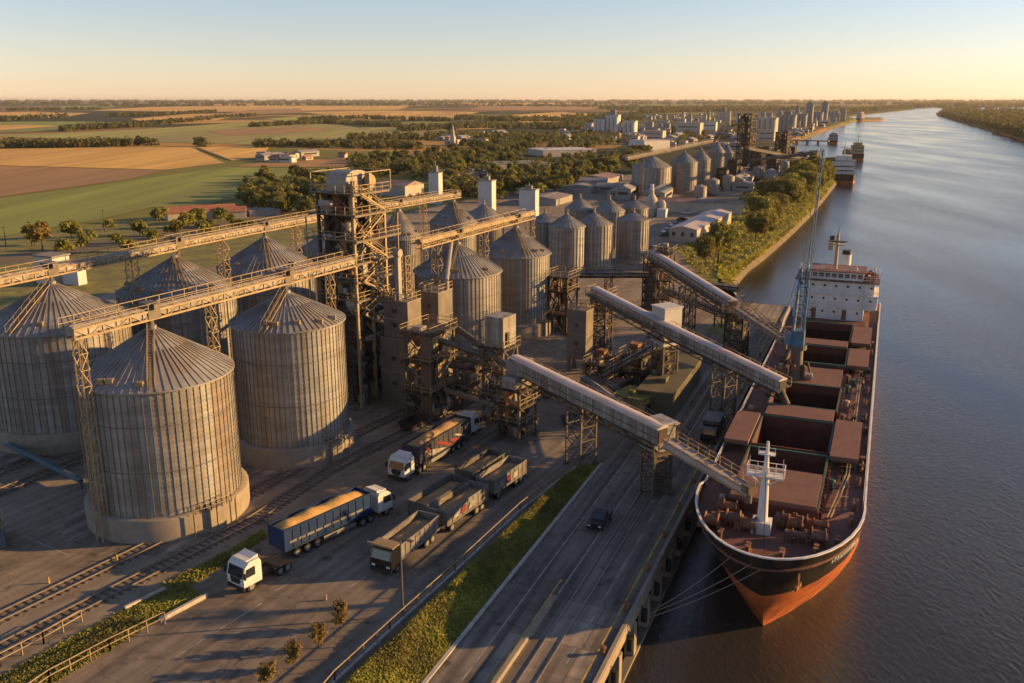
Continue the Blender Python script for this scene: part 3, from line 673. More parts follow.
def clutter(t, x0, x1, y0, y1, z0, z1, n, ms=('dark_steel','grey_steel','cream_steel','galv','rust'), seed=0, sz=1.):
    """machines, ducts, chutes and pipes inside a steel frame"""
    R = random.Random(seed)
    for k in range(n):
        b = MB(); x = R.uniform(x0,x1); y = R.uniform(y0,y1); z = R.uniform(z0,z1); m = R.choice(ms); kind = R.choice(('duct','pipe','hopper','motor','chute','pipe','tank'))
        if kind == 'duct': w = R.uniform(.3,.6)*sz; b.box(x-w,x+w,y-w*.8,y+w*.8,max(z0,z-R.uniform(1.5,4)),z); b.box(x-w*1.15,x+w*1.15,y-w*.95,y+w*.95,z-.15,z+.05)
        elif kind == 'pipe':
            x2 = min(x1,max(x0,x+R.uniform(-3,3))); y2 = min(y1,max(y0,y+R.uniform(-3,3))); zz = max(z0,z-R.uniform(.5,4.5)); r = R.uniform(.12,.24)*sz
            b.cyl((x,y,z),(x2,y2,zz),r,n=8); b.cyl((x2,y2,zz),(x2,y2,max(z0,zz-1.6)),r,n=8)
        elif kind == 'hopper':
            w = R.uniform(.6,1.1)*sz; b.add([(x-w,y-w,z),(x+w,y-w,z),(x+w,y+w,z),(x-w,y+w,z),(x-.2,y-.2,z-1.5*sz),(x+.2,y-.2,z-1.5*sz),(x+.2,y+.2,z-1.5*sz),(x-.2,y+.2,z-1.5*sz)],[(0,1,2,3),(0,4,5,1),(1,5,6,2),(2,6,7,3),(3,7,4,0),(4,7,6,5)]); b.box(x-w,x+w,y-w,y+w,z,z+.7*sz)
        elif kind == 'motor': b.cyl((x-.6*sz,y,z),(x+.6*sz,y,z),.36*sz,n=10); b.box(x-.5*sz,x+.5*sz,y-.4*sz,y+.4*sz,z-.6*sz,z-.3*sz)
        elif kind == 'chute': b.bar((x,y,z),(min(x1,max(x0,x+R.uniform(-2.5,2.5))),min(y1,max(y0,y+R.uniform(-2.5,2.5))),max(z0,z-R.uniform(2,4))),.55*sz,.5*sz)
        else: b.cyl((x,y,max(z0,z-2.2*sz)),(x,y,z),.6*sz,n=12); b.cyl((x,y,z),(x,y,z+.5*sz),.6*sz,.15,n=12)
        b.build(kind, m, t)
# main open steel work tower
tc = G(362, 408)
def work_tower():
    t = thing('elevator_tower', 'tall open steel tower packed with machinery, platforms and railings, highest structure among the silos', 'elevator tower', (*tc,0), YARD)
    # local +x runs away from the near corner along the yard, +y to the left
    Dx, Dy = 7.4, 6.3; zs = [Zat(tc[1]+2, y) for y in (298,279,260.6,237.5,213,192)]   # floor levels
    lev = [3.8, 7.5, 11.2, 14.4]+zs
    for x in (0, Dx/2, Dx):
        for y in (0, Dy):
            b = MB(); b.bar((x,y,0),(x,y,zs[-1] if x < Dx else zs[-2]),.38); b.build('column', 'dark_steel' if y else 'cream_steel', t)
    b = MB(); prev = 0
    for i, z in enumerate(lev):
        for x in (0, Dx/2, Dx): b.bar((x,0,z-.25),(x,Dy,z-.25),.2,.3)
        for y in (0, Dy): b.bar((0,y,z-.25),(Dx,y,z-.25),.2,.3)
        for y in (0, Dy):
            for xa, xb in ((0,Dx/2),(Dx/2,Dx)):
                if i % 2: b.bar((xa,y,prev),(xb,y,z-.3),.14)
                else: b.bar((xb,y,prev),(xa,y,z-.3),.14)
                if i < 6: b.bar((xa,y,z-.3),((xa+xb)/2,y,prev),.1)
        for x in (0, Dx):
            b.bar((x,0,prev),(x,Dy/2,z-.3),.14); b.bar((x,Dy,prev),(x,Dy/2,z-.3),.14)
        prev = z
    b.build('bracing', 'dark_steel', t)
    for i, z in enumerate(zs):
        o = [.3,.5,.8,1.5,1.0,.8][i]; xr = Dx+[.5,1.0,1.6,2.0,.7,.4][i]
        platform(t, -o, xr, -o, Dy+o, z)
    for i, z in enumerate(lev[:4]): 
        b = MB(); b.box(.2,Dx-.2,.2,Dy-.2,z-.12,z); b.build('floor', 'dark_steel', t)
    # bucket elevator legs, bins and ducts
    for x, y, w, z1, m in [(2.2,1.6,.55,zs[-1]+1.2,'galv'),(2.2,3.2,.55,zs[-1]+.8,'grey_steel'),(5.2,1.3,.6,zs[-2]+2,'cream_steel'),(5.0,4.6,.6,zs[-1]+.4,'dark_steel'),(6.8,3.,.7,zs[-2],'grey_steel'),(1.2,5.4,.6,zs[-1],'dark_steel')]:
        b = MB(); b.box(x-w,x+w,y-w*.75,y+w*.75,0,z1)
        for z in range(2, int(z1), 3): b.box(x-w-.07,x+w+.07,y-w*.75-.07,y+w*.75+.07,z,z+.15)
        b.build('bucket_elevator', m, t)
    for z0, z1, k in ((.5,zs[0],55),(zs[0],zs[3],80),(zs[3],zs[5],60)):
        clutter(t, .3, Dx-.3, .2, Dy-.4, z0, z1, k, ms=('dark_steel','dark_steel','grey_steel','cream_steel','galv','rust'), seed=int(z1*7))
    b = MB(); b.box(.9,Dx-1.2,1.2,Dy-1.,3.9,zs[0]-1.2); b.build('garner_bin', 'dark_steel', t)
    b = MB(); b.box(1.2,Dx-1.4,1.6,Dy-.8,zs[2]+.1,zs[4]-.4); b.build('garner_bin', 'dark_steel', t)
    # machinery house on top, rounded roof
    zt = zs[-1]; b = MB(); pr = []
    for k in range(9): a = PI*k/8; pr.append((3.4-2.6*math.cos(a), 1.9+1.1*math.sin(a)))
    n = len(pr)
    vs = [(x,1.6,zt+z) for x,z in pr]+[(x,5.2,zt+z) for x,z in pr]+[(pr[0][0],1.6,zt),(pr[-1][0],1.6,zt),(pr[0][0],5.2,zt),(pr[-1][0],5.2,zt)]
    b.add(vs, [(i,i+1,n+i+1,n+i) for i in range(n-1)]+[tuple([2*n]+list(range(n))+[2*n+1])]+[tuple([2*n+3]+list(range(2*n-1,n-1,-1))+[2*n+2])]+[(0,2*n,2*n+2,n),(n-1,2*n-1,2*n+3,2*n+1)])
    b.build('machine_house', 'galv', t)
    for q_ in (lambda b: b.cyl((5.9,.9,zt+1.2),(5.9,2.4,zt+1.2),1.0,n=16), lambda b: b.cyl((6.2,3.2,zt+.9),(6.2,4.6,zt+.9),.8,n=14), lambda b: b.box(4.4,5.0,.2,1.0,zt,zt+2.6), lambda b: b.box(1.0,1.7,.3,1.1,zt,zt+1.6)):
        b = MB(); q_(b); b.build('drive_unit', 'cream_steel', t)
    b = MB()
    for x, y in ((-.6,-.6),(Dx+1,-.6),(Dx+1,Dy+.6),(-.6,Dy+.6)): b.bar((x,y,zt),(x,y,zt+2.8),.13)
    for y in (-.6,Dy+.6): b.bar((-.6,y,zt+2.8),(Dx+1,y,zt+2.8),.12)
    for x in (-.6,Dx+1): b.bar((x,-.6,zt+2.8),(x,Dy+.6,zt+2.8),.12)
    b.build('top_frame', 'cream_steel', t)
    for k in range(7):                             # zig-zag stair on the river side
        za, zb = lev[k+2], lev[k+3]; b = MB(); xa, xb = (Dx*.1, Dx*.9) if k % 2 else (Dx*.9, Dx*.1)
        for yy in (-.95,-.25):
            b.bar((xa,yy,za),(xb,yy,zb),.1,.22); b.bar((xa,yy,za+1),(xb,yy,zb+1),.06)
        for i in range(12): f = i/11; b.box(xa+(xb-xa)*f-.15,xa+(xb-xa)*f+.15,-.95,-.25,za+(zb-za)*f,za+(zb-za)*f+.05)
        b.build('stair', 'cream_steel', t)
    for x, y in ((Dx+1.4,-1.4),(Dx+1.4,Dy+1.2),(-1.3,Dy+1.3)):
        b = MB(); b.bar((x,y,0 if x > 0 else 12),(x,y,zs[3]+3.),.16); b.build('guide_column', 'cream_steel', t)
    return t
work_tower()

def bin_block(label, corner_px, a, wl, wr, tiers, group=None, pipe=None, m='concrete_dark', legs=0.):
    """stacked rectangular bins; local x away to the right of the near corner, y to the left"""
    c = G(*corner_px); t = thing('concrete_bin', label, 'bin tower', (*c,0), a, group)
    z = legs
    if legs:
        for x in (.25,wr-.25):
            for y in (.25,wl-.25): b = MB(); b.box(x-.25,x+.25,y-.25,y+.25,0,legs); b.build('leg', 'concrete_dark', t)
    for i, (h, inset) in enumerate(tiers):
        b = MB(); b.box(inset,wr-inset*.3,inset*.3,wl-inset,z,z+h)
        b.build('bin', m, t)
        b = MB(); 
        for zz in (z+h*.48, z+h-.15): b.box(inset-.06,wr-inset*.3+.06,inset*.3-.06,wl-inset+.06,zz,zz+.14)
        b.build('ring_beam', 'concrete', t)
        if h > 5:
            for zz in (z+h*.28, z+h*.66):
                b = MB(); b.box(inset-.05,inset+.02,wl*.42,wl*.58,zz,zz+.6); b.build('hatch', 'dark_steel', t)
        z += h
    b = MB(); i = inset; b.rail([(i,i*.3,z),(wr-i*.3,i*.3,z),(wr-i*.3,wl-i,z),(i,wl-i,z),(i,i*.3,z)],1.1,1.2,.08); b.build('railing', 'cream_steel', t)
    if pipe: 
        x, y, zt = pipe; b = MB(); b.box(x-.45,x+.45,y-.35,y+.35,z,zt); b.cyl((x,y-.5,zt),(x,y+.5,zt),.62,n=14); b.box(x-.7,x+.7,y-.55,y+.55,z,z+.8)
        b.build('bucket_elevator', 'galv', t)
        b = MB(); truss = [(x+.8,y-.8),(x+2.,y-.8),(x+2.,y+.6),(x+.8,y+.6)]
        for p in truss: b.bar((*p,z),(*p,zt-.6),.12)
        for k in range(5):
            z1 = z+(zt-.6-z)*k/5; z2 = z+(zt-.6-z)*(k+1)/5
            for j in range(4): p = truss[j]; q_ = truss[(j+1)%4]; b.bar((*p,z2),(*q_,z2),.09); b.bar((*p,z1),(*q_,z2),.08)
        b.build('lattice', 'cream_steel', t)
    return t
c0 = G(409.5,406)
bin_block('stepped grey concrete bin block beside the steel tower, with a lattice mast on top', (409.5,406), YARD, 5.0, 4.2, [(Zat(c0[1],340),0),(Zat(c0[1],303)-Zat(c0[1],340),.5)], pipe=(1.6,2.4,23))
c1 = G(440,393)
bin_block('smaller concrete bin just right of the stepped bin block, fed by a spout', (440,393), YARD, 3.6, 4.3, [(8.5,0),(Zat(c1[1],293)-8.5,.1)])
b = MB(); k = SILO['8']; b.cyl((k[0]-1,k[1]-1.2,k[4]+.2),(c1[0]+1.2,c1[1]+2.4,17.6),.34,n=10); b.cyl((c1[0]+1.2,c1[1]+2.4,17.6),(c1[0]+1.2,c1[1]+2.4,16.2),.4,n=10)
tag(b.build('grain_spout','galv'), 'sloping round spout from the near sunlit silo peak down to the smaller bin', 'spout')

def process_frame(name, label, cat, corner_px, a, dx, dy, floors, n, seed, m='grey_steel', extra=None, x_in=.4):
    c = G(*corner_px); t = thing(name, label, cat, (*c,0), a); top = floors[-1]
    for x in (0, dx):
        for y in (0, dy): b = MB(); b.bar((x,y,0),(x,y,top),.3); b.box(x-.35,x+.35,y-.35,y+.35,-.1,.5); b.build('column', m, t)
    b = MB(); prev = 0
    for i, z in enumerate(floors):
        for y in (0,dy):
            b.bar((0,y,z-.2),(dx,y,z-.2),.18,.24); b.bar((0,y,prev),(dx,y,z-.25),.12); b.bar((dx,y,prev),(0,y,z-.25),.12)
        for x in (0,dx):
            b.bar((x,0,z-.2),(x,dy,z-.2),.18,.24); b.bar((x,0,prev),(x,dy,z-.25),.12)
        prev = z
    b.build('bracing', m, t)
    for i, z in enumerate(floors): platform(t, -.4, dx+.4, -.4, dy+.4, z, m='dark_steel')
    clutter(t, x_in, dx-x_in, x_in, dy-x_in, .6, top+1.0, n, seed=seed, sz=.8)
    if extra: extra(t)
    return t
def ex_tank(t):
    b = MB(); b.box(3.6,6.4,.9,3.6,4.6,8.6); b.build('bin', 'cream_steel', t)
    b = MB(); b.box(.3,1.5,.5,1.7,0,13.2); b.build('bucket_elevator', 'grey_steel', t)
    b = MB(); b.rail([(-.2,-.2,4.4),(7,-.2,4.4),(7,4,4.4)],1.1,1.2,.08); b.build('railing', 'cream_steel', t)
process_frame('process_frame', 'dense steel process frame with a yellowish bin, in front of the smaller concrete bin', 'steel frame', (431,423), YARD, 6.5, 4.2, [4.2,8.8,13.0], 55, 3, extra=ex_tank)
process_frame('process_frame', 'lower tangle of steel stairs and pipes between the process frame and the white transfer box', 'steel frame', (464,409), YARD, 7, 3.4, [3.2,6.5], 30, 21)
def ex_box(t):
    b = MB(); b.box(-.1,3.4,-.1,3.0,11.2,Zat(G(503,425)[1],319)); b.build('transfer_house', 'gallery_side', t)
    b = MB(); b.box(.6,1.2,-.36,-.28,11.6,13.4); b.build('door', 'dark_steel', t)
process_frame('transfer_tower', 'steel tower carrying a pale boxy transfer house, left of the nearest gallery head', 'transfer tower', (503,424), YARD+3, 3.8, 3.3, [3.8,7.6,11.1], 30, 5, extra=ex_box)
def ex_head(t):
    b = MB(); b.box(.9,3.9,.3,2.7,7.6,11.1); b.box(-.3,.9,.4,2.6,7.6,9.2); b.build('head_house', 'gallery_side', t)
process_frame('transfer_tower', 'braced steel tower holding up the upper end of the nearest loading gallery', 'transfer tower', (519,444), YARD+6, 4.2, 3.4, [2.6,5.2,7.4], 24, 8, extra=ex_head)
# pipe bridges and chutes linking the frames
for lab, p, q, r in [('inclined steel chute between the process frame and the transfer house', (*G(440,415),11.5), (*G(500,420),9.0), .45), ('long grey duct dropping from the bins towards the nearest gallery head', (*G(452,400),12.2), (*G(520,436),8.8), .5),
                     ('dark pipe bridge low between the process frame and the gallery tower', (*G(446,420),4.6), (*G(514,440),4.0), .4), ('level dark pipe bridge behind the transfer house', (*G(430,402),8.), (*G(498,415),7.6), .35)]:
    b = MB(); b.cyl(p, q, r, n=10); P = Vector(p); Q = Vector(q)
    for k in range(9): u = P.lerp(Q,k/8); b.bar(u+Vector((0,0,-r)), u+Vector((0,0,r+.9)), .08)
    b.bar(P+Vector((0,0,r+.9)), Q+Vector((0,0,r+.9)), .07)
    tag(b.build('pipe_bridge', 'grey_steel'), lab, 'pipe bridge')

def gallery(label, p, q, w=1.65, h=1.85, legs=(), walk=1, group=None, roof='gallery_roof', side='gallery_side', boom=False):
    """enclosed sloping conveyor gallery with roof sheets, truss below and a railed walkway"""
    p, L, dz, a = frame3(p, q); t = thing('loading_gallery', label, 'conveyor gallery', (p.x,p.y,0), a, group)
    Z = lambda x: p.z+dz*x/L
    b = MB(); k = max(2, int(L/2.4))
    for i in range(k):
        x0 = L*i/k; x1 = L*(i+1)/k-.05; e = .03*(i%2)
        b.add([(x0,-w/2-e,Z(x0)-h/2),(x0,w/2+e,Z(x0)-h/2),(x0,w/2+e,Z(x0)+h/2),(x0,-w/2-e,Z(x0)+h/2),(x1,-w/2-e,Z(x1)-h/2),(x1,w/2+e,Z(x1)-h/2),(x1,w/2+e,Z(x1)+h/2),(x1,-w/2-e,Z(x1)+h/2)],
              [(0,1,5,4),(1,2,6,5),(2,3,7,6),(3,0,4,7),(3,2,1,0),(4,5,6,7)])
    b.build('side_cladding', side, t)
    b = MB()
    for i in range(int(L/1.2)):
        x = i*1.2+.6
        for y in (-w/2-.03,w/2+.03): b.bar((x,y,Z(x)-h/2),(x,y,Z(x)+h/2),.06)
    for y in (-w/2-.06,w/2+.06): b.bar((0,y,Z(0)-h*.1),(L,y,Z(L)-h*.1),.1)
    b.build('cladding_batten', 'grey_steel', t)
    b = MB(); pr = [(w/2+.16,-.05),(w/2+.16,.05),(w*.25,.2),(0,.26),(-w*.25,.2),(-w/2-.16,.05),(-w/2-.16,-.05)]
    for i in range(k):
        x0 = L*i/k-.02; x1 = L*(i+1)/k-.04; n = len(pr)
        b.add([(x0,y,Z(x0)+h/2+z) for y,z in pr]+[(x1,y,Z(x1)+h/2+z) for y,z in pr], [(j,n+j,n+j+1,j+1) for j in range(n-1)]+[tuple(range(n)),tuple(range(2*n-1,n-1,-1))])
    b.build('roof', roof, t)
    b = MB(); b.box(L,L+.04,-w/2+.12,w/2-.12,Z(L)-h/2+.1,Z(L)+h/2-.1); b.build('end_opening_shade', 'dark_steel', t)  # dark panel on the closed end paints the shade inside an open mouth
    b = MB(); m = max(3, int(L/2)); dzv = h/2+.9
    for y in (-w/2+.1,w/2-.1):
        b.bar((0,y,Z(0)-dzv),(L,y,Z(L)-dzv),.16); b.bar((0,y,Z(0)-h/2-.1),(L,y,Z(L)-h/2-.1),.2)
        for i in range(m):
            x0 = L*i/m; x1 = L*(i+1)/m; 
            if i % 2: b.bar((x0,y,Z(x0)-dzv),(x1,y,Z(x1)-h/2),.1)
            else: b.bar((x0,y,Z(x0)-h/2),(x1,y,Z(x1)-dzv),.1)
            b.bar((x0,-w/2,Z(x0)-dzv),(x0,w/2,Z(x0)-dzv),.1)
    b.build('truss', 'dark_steel', t)
    b = MB(); y0 = walk*(w/2+.05); y1 = walk*(w/2+.95); ya, yb = min(y0,y1), max(y0,y1)
    b.add([(0,ya,Z(0)-.3),(L,ya,Z(L)-.3),(L,yb,Z(L)-.3),(0,yb,Z(0)-.3),(0,ya,Z(0)-.38),(L,ya,Z(L)-.38),(L,yb,Z(L)-.38),(0,yb,Z(0)-.38)],[(0,1,2,3),(7,6,5,4),(0,4,5,1),(1,5,6,2),(2,6,7,3),(3,7,4,0)])
    wk = b.build('walkway', 'grey_steel', t)
    b = MB(); b.rail([(0,y1,Z(0)-.3),(L,y1,Z(L)-.3)],1.1,1.8,.07); b.build('railing', 'cream_steel', wk)
    for x, lw, z0 in legs:
        hh = Z(x)-dzv-z0; s = thing('x','','') if False else None
        for sx in (-lw/2,lw/2):
            for sy in (-lw/2,lw/2):
                b = MB(); b.bar((x+sx,sy,z0),(x+sx,sy,z0+hh),.22); b.box(x+sx-.3,x+sx+.3,sy-.3,sy+.3,z0-.05,z0+.5); b.build('leg', 'grey_steel', t)
        b = MB(); kk = max(2,int(hh/1.8))
        for i in range(kk):
            za = z0+hh*i/kk; zb = z0+hh*(i+1)/kk
            for e in (-lw/2,lw/2):
                b.bar((x-lw/2,e,za),(x+lw/2,e,zb),.1); b.bar((x+lw/2,e,za),(x-lw/2,e,zb),.1); b.bar((x-lw/2,e,zb),(x+lw/2,e,zb),.12)
                b.bar((x+e,-lw/2,za),(x+e,lw/2,zb),.1); b.bar((x+e,-lw/2,zb),(x+e,lw/2,zb),.12)
        b.build('bracing', 'grey_steel', t)
    return t
def boom(label, p, q, m='gallery_roof', w=1.3):
    """open ship loading boom: belt trough between two beams, railing, stay cables from a short mast, chute at its tip"""
    p, L, dz, a = frame3(p, q); t = thing('loading_boom', label, 'loading boom', (p.x,p.y,0), a)
    Z = lambda x: p.z+dz*x/L
    b = MB()
    b.add([(0,-w/2,Z(0)-.5),(0,w/2,Z(0)-.5),(0,w/2,Z(0)+.3),(0,-w/2,Z(0)+.3),(L,-w/2*.8,Z(L)-.4),(L,w/2*.8,Z(L)-.4),(L,w/2*.8,Z(L)+.25),(L,-w/2*.8,Z(L)+.25)],[(0,1,5,4),(1,2,6,5),(2,3,7,6),(3,0,4,7),(3,2,1,0),(4,5,6,7)])
    b.build('belt_trough', m, t)
    b = MB()
    for y in (-w/2-.06,w/2+.06): b.bar((0,y,Z(0)+.35),(L,y*.8,Z(L)+.3),.16); b.bar((0,y,Z(0)-.55),(L,y*.8,Z(L)-.45),.14)
    for k in range(int(L/1.5)): x = k*1.5; b.bar((x,-w/2,Z(x)+.4),(x,w/2,Z(x)+.4),.1)
    b.build('beam', 'cream_steel', t)
    b = MB(); b.rail([(0,w/2+.7,Z(0)),(L*.95,w/2+.6,Z(L*.95))],1.0,1.8,.06); b.build('railing', 'cream_steel', t)
    b = MB()
    for y in (-.6,.6): b.bar((.5,y,Z(0)),(1.4,y*.5,Z(0)+2.6),.16)
    b.bar((1.4,-.4,Z(0)+2.6),(1.4,.4,Z(0)+2.6),.2); b.build('stay_mast', 'cream_steel', t)
    b = MB()
    for y in (-.4,.4): b.bar((1.4,y,Z(0)+2.6),(L*.92,y,Z(L*.92)+.3),.05); b.bar((1.4,y,Z(0)+2.6),(L*.55,y,Z(L*.55)+.3),.05)
    b.build('stay_cable', 'dark_steel', t)
    b = MB(); b.cyl((L-.2,0,Z(L)-1.3),(L-.2,0,Z(L)+.2),.4,n=10); b.box(L-.7,L+.4,-.55,.55,Z(L)-.2,Z(L)+.6); b.build('chute', 'grey_steel', t)
    return t
def vtower(label, px, a, w, d, h, m='grey_steel', house=None, bays=5, n=8, seed=1, cat='transfer tower', name='transfer_tower', core=None):
    c = G(*px); t = thing(name, label, cat, (*c,0), a); truss_parts(t, w, d, h, bays, m)
    platform(t, -w/2-.6, w/2+.6, -d/2-.6, d/2+.6, h)
    if core: b = MB(); b.box(-w/2+.3,w/2-.3,-d/2+.3,d/2-.3,core[0],core[1]); b.build('bin', core[2], t)
    clutter(t, -w/2+.2, w/2-.2, -d/2+.2, d/2-.2, 1., h, n, seed=seed, sz=.6)
    if house:
        z0, z1, mm = house; b = MB(); b.box(-w/2-.25,w/2+.25,-d/2-.25,d/2+.25,z0,z1); b.box(-w/2-.4,w/2+.4,-d/2-.4,d/2+.4,z1,z1+.18); hs = b.build('head_house', mm, t)
        b = MB(); b.box(w/2+.22,w/2+.29,-.5,.4,z0+.3,z0+2.2); b.build('door', 'dark_steel', hs)
    return t
# nearest gallery down to the bow
E1 = G(655, 494)
g1a = (*G(514,363,10.4),10.4); g1b = (*G(663,436,7.9),7.9)
gallery('nearest pale enclosed loading gallery sloping from the yard over the road to the quay', g1a, g1b, legs=[(math.hypot(g1b[0]-g1a[0],g1b[1]-g1a[1])*.5,2.6,0)])
vtower('quayside tower at the lower end of the nearest gallery, above the road', (655,492), math.degrees(WA)+38, 2.5, 2.3, 5.6, house=(5.65,8.9,'gallery_side'), seed=4, n=10)
boom('slim pinkish boom reaching from the nearest gallery to the ship bow deck', (*G(668,442,8.2),8.2), (*G(750,491,7.6),7.6))
# middle gallery
g2a = (*G(594,292,13.9),13.9); g2m = (*G(660,326,12.0),12.0); g2e = (*G(783,386,8.6),8.6)
gallery('middle loading gallery, upper section leaving the dark concrete tower', g2a, g2m, walk=-1, w=1.5, h=1.6)
gallery('middle loading gallery, lower section crossing the road to the open hold', g2m, g2e, legs=[(13,2.4,0)], w=1.5, h=1.6)
vtower('tower with a white house where the two middle gallery sections meet', (663,398), math.degrees(WA)+38, 2.8, 2.6, 9.8, house=(8.8,14.6,'white_wall'), seed=14, n=16, core=(1.5,8.,'cream_steel'))
c2 = G(585,374)
bin_block('dark concrete tower standing alone on legs at the head of the middle gallery', (585,374), YARD+4, 3.6, 2.6, [(Zat(c2[1],311)-2.4,0)], legs=2.4)
vtower('dark steel lattice tower beside the lone concrete tower', (600,366), YARD+4, 2.6, 2.8, 13.0, m='dark_steel', seed=31, n=22, bays=7)
process_frame('process_frame', 'dark steel frame of pipes standing behind the lone concrete tower', 'steel frame', (566,335), YARD, 5, 4, [4,8.5,11.5], 40, 77, m='dark_steel')
process_frame('process_frame', 'low dark steel frame at the foot of the lone concrete tower', 'steel frame', (606,396), YARD+6, 4.5, 3.6, [2.4,4.8], 26, 91, m='dark_steel')
process_frame('process_frame', 'dark steel frame under the middle gallery house, behind the mossy roof', 'steel frame', (640,392), YARD+6, 4.5, 3.4, [2.8,5.6], 26, 92, m='dark_steel')
process_frame('process_frame', 'steel frame with stairs between the near gallery tower and the lone concrete tower', 'steel frame', (548,398), YARD+6, 4., 3., [2.6], 12, 93, m='grey_steel')
b = MB(); sx, sy, sz_ = g2e; b.cyl((sx-.3,sy+.4,sz_-.5),(sx+.5,sy-.6,sz_-2.4),.5,n=12); b.cyl((sx+.5,sy-.6,sz_-2.4),(sx+.5,sy-.6,sz_-5.2),.38,.46,n=12)
for k in range(4): b.lathe([(.44,sz_-2.8-k*.6),(.54,sz_-2.9-k*.6),(.44,sz_-3.0-k*.6)],12,(sx+.5,sy-.6))
tag(b.build('loading_spout', 'dark_steel'), 'dark spout hanging from the middle gallery end down into the open hold', 'spout')
# far gallery
g3a = (*G(652,255,13.0),13.0); g3b = (*G(733,306,9.4),9.4)
gallery('far loading gallery descending past the trees towards the ship', g3a, g3b, legs=[(17,2.4,0)], walk=-1)
boom('far loading boom hanging over the ship beside the blue crane', (*G(737,309,9.6),9.6), (*G(786,341,8.0),8.0), m='gallery_side')
vtower('dark tower at the upper end of the far gallery, beside the squat silo', (652,308), math.degrees(WA), 4.0, 3.6, 12.4, m='dark_steel', seed=9, n=36, bays=6, core=(0,9,'concrete_dark'))
vtower('dark quayside tower under the lower end of the far gallery', (735,357), math.degrees(WA)+10, 3.6, 3.2, 8.6, m='dark_steel', seed=19, n=30, core=(0,5.5,'concrete_dark'))
process_frame('process_frame', 'steel head frame with stairs on the dark tower of the far gallery', 'steel frame', (668,318), math.degrees(WA), 4, 3, [4,8,14], 24, 44, m='grey_steel')
conveyor('dark level conveyor at the far end of the quay above the water notch', (*G(700,283,9),9), (*G(738,287,8.4),8.4), m='dark_steel', supports=[(4,0)])
conveyor('dark pipe conveyor between the lone concrete tower and the far gallery tower', (*G(545,273,10),10), (*G(648,273,9),9), m='dark_steel', supports=[(3,0),(14,0)], w=.9)
conveyor('low dark conveyor linking the far gallery tower to the quay', (*G(668,290,6),6), (*G(738,318,5.5),5.5), m='dark_steel', supports=[(8,0)], w=1.)
# low dark structures between the middle galleries
def shed(name, label, cat, px, a, L, W, h, wall, roof, rise=.8, loc=None, doors=0, windows=0, flat=False):
    c = G(*px) if px else loc; t = thing(name, label, cat, (*c,0), a)
    b = MB(); b.box(0,L,0,W,-.1,h); b.build('wall', wall, t)
    b = MB()
    if flat: b.box(-.25,L+.25,-.25,W+.25,h,h+.3); b.box(L*.2,L*.3,W*.4,W*.6,h+.3,h+1.)
    else: b.gable(0,L,0,W,h+.02,rise)
    b.build('roof', roof, t)
    for k in range(doors): x = L*(k+.5)/doors; b = MB(); b.box(x-min(1.4,L/doors*.3),x+min(1.4,L/doors*.3),-.06,.02,0,min(3,h*.75)); b.build('door', 'dark_steel', t)
    for k in range(windows): y = W*(k+.5)/windows; b = MB(); b.box(-.06,.02,y-.5,y+.5,h*.45,h*.75); b.build('window', 'window', t)
    return t
shed('equipment_house', 'mossy yellow-green roofed equipment house between the nearest and middle galleries', 'shed', (641,423), YARD+8, 5, 4.6, 3.2, 'yellow_paint', 'yellow_roof', flat=True, doors=1)
shed('storage_block', 'long mossy flat-topped concrete block beside the wharf road under the middle gallery', 'building', (672,421), math.degrees(WA), 21, 5.2, 3.9, 'mossy_concrete', 'mossy_concrete', flat=True)
shed('equipment_house', 'low flat roofed pump house at the foot of the lone concrete tower', 'shed', (612,402), YARD+8, 4.5, 4, 2.2, 'concrete_dark', 'rust_roof', flat=True)
conveyor('blue-grey inclined conveyor under the nearest gallery beside the mossy roof', (*G(585,378,3.2),3.2), (*G(652,428,4.2),4.2), m='pipe_blue', supports=[(6,0)], w=1.4)
conveyor('dark inclined conveyor dropping from the middle gallery house', (*G(604,372,4.0),4.0), (*G(655,345,10),10), m='dark_steel', w=1.2)
# blue pipe at the left edge, sheds at the foot of the silos
b = MB(); p0 = Vector((*G(-40,428),1.2)); p1 = Vector((*G(82,489),1.0)); b.cyl(p0,p1,.3,n=12); b.bar(p0+Vector((0,0,.5)),p1+Vector((0,0,.5)),.1)
for k in range(6): u = p0.lerp(p1,k/5); b.bar((u.x,u.y,0),u,.16)
tag(b.build('ground_pipe', 'pipe_blue'), 'blue pipe on short posts crossing the tracks at the left edge', 'pipe')
def skid():
    t = thing('equipment_skid', 'dark blue-grey equipment skid with a yellow railing on the pavement at the left edge', 'equipment', (*G(-6,545),0), 150)
    b = MB(); b.box(-2.2,1.6,-1.1,1.1,.2,2.0); b.box(-2,1.4,-.9,.9,0,.2); b.build('container', 'pipe_blue', t)
    b = MB(); b.cyl((-1,0,2.0),(-1,0,2.5),.5,n=12); b.box(.2,1.2,-.6,.6,2.0,2.5); b.build('pump', 'dark_steel', t)
    b = MB(); b.rail([(-2.2,-1.1,2),(1.6,-1.1,2),(1.6,1.1,2),(-2.2,1.1,2)],.9,.9,.07); b.build('railing', 'yellow_paint', t)
skid()
for lab, px in [('yellow hydrant post on the pavement before the foremost silo', (49,583)), ('small yellow standpipe near the tracks at the foremost silo', (117,560)), ('white marker post on the truck lot past the shrubs', (326,600)), ('yellow post beside the track left of the white cab', (233,557))]:
    b = MB(); b.lathe([(.16,0),(.16,.7),(.1,.75),(.1,.95),(.0,1.0)],10); b.box(-.24,.24,-.06,.06,.5,.62); o = b.build('hydrant_post', 'yellow_paint' if 'yellow' in lab else 'white_paint'); o.location = (*G(*px),0); o.scale = (.6,.6,.65); tag(o, lab, 'post')
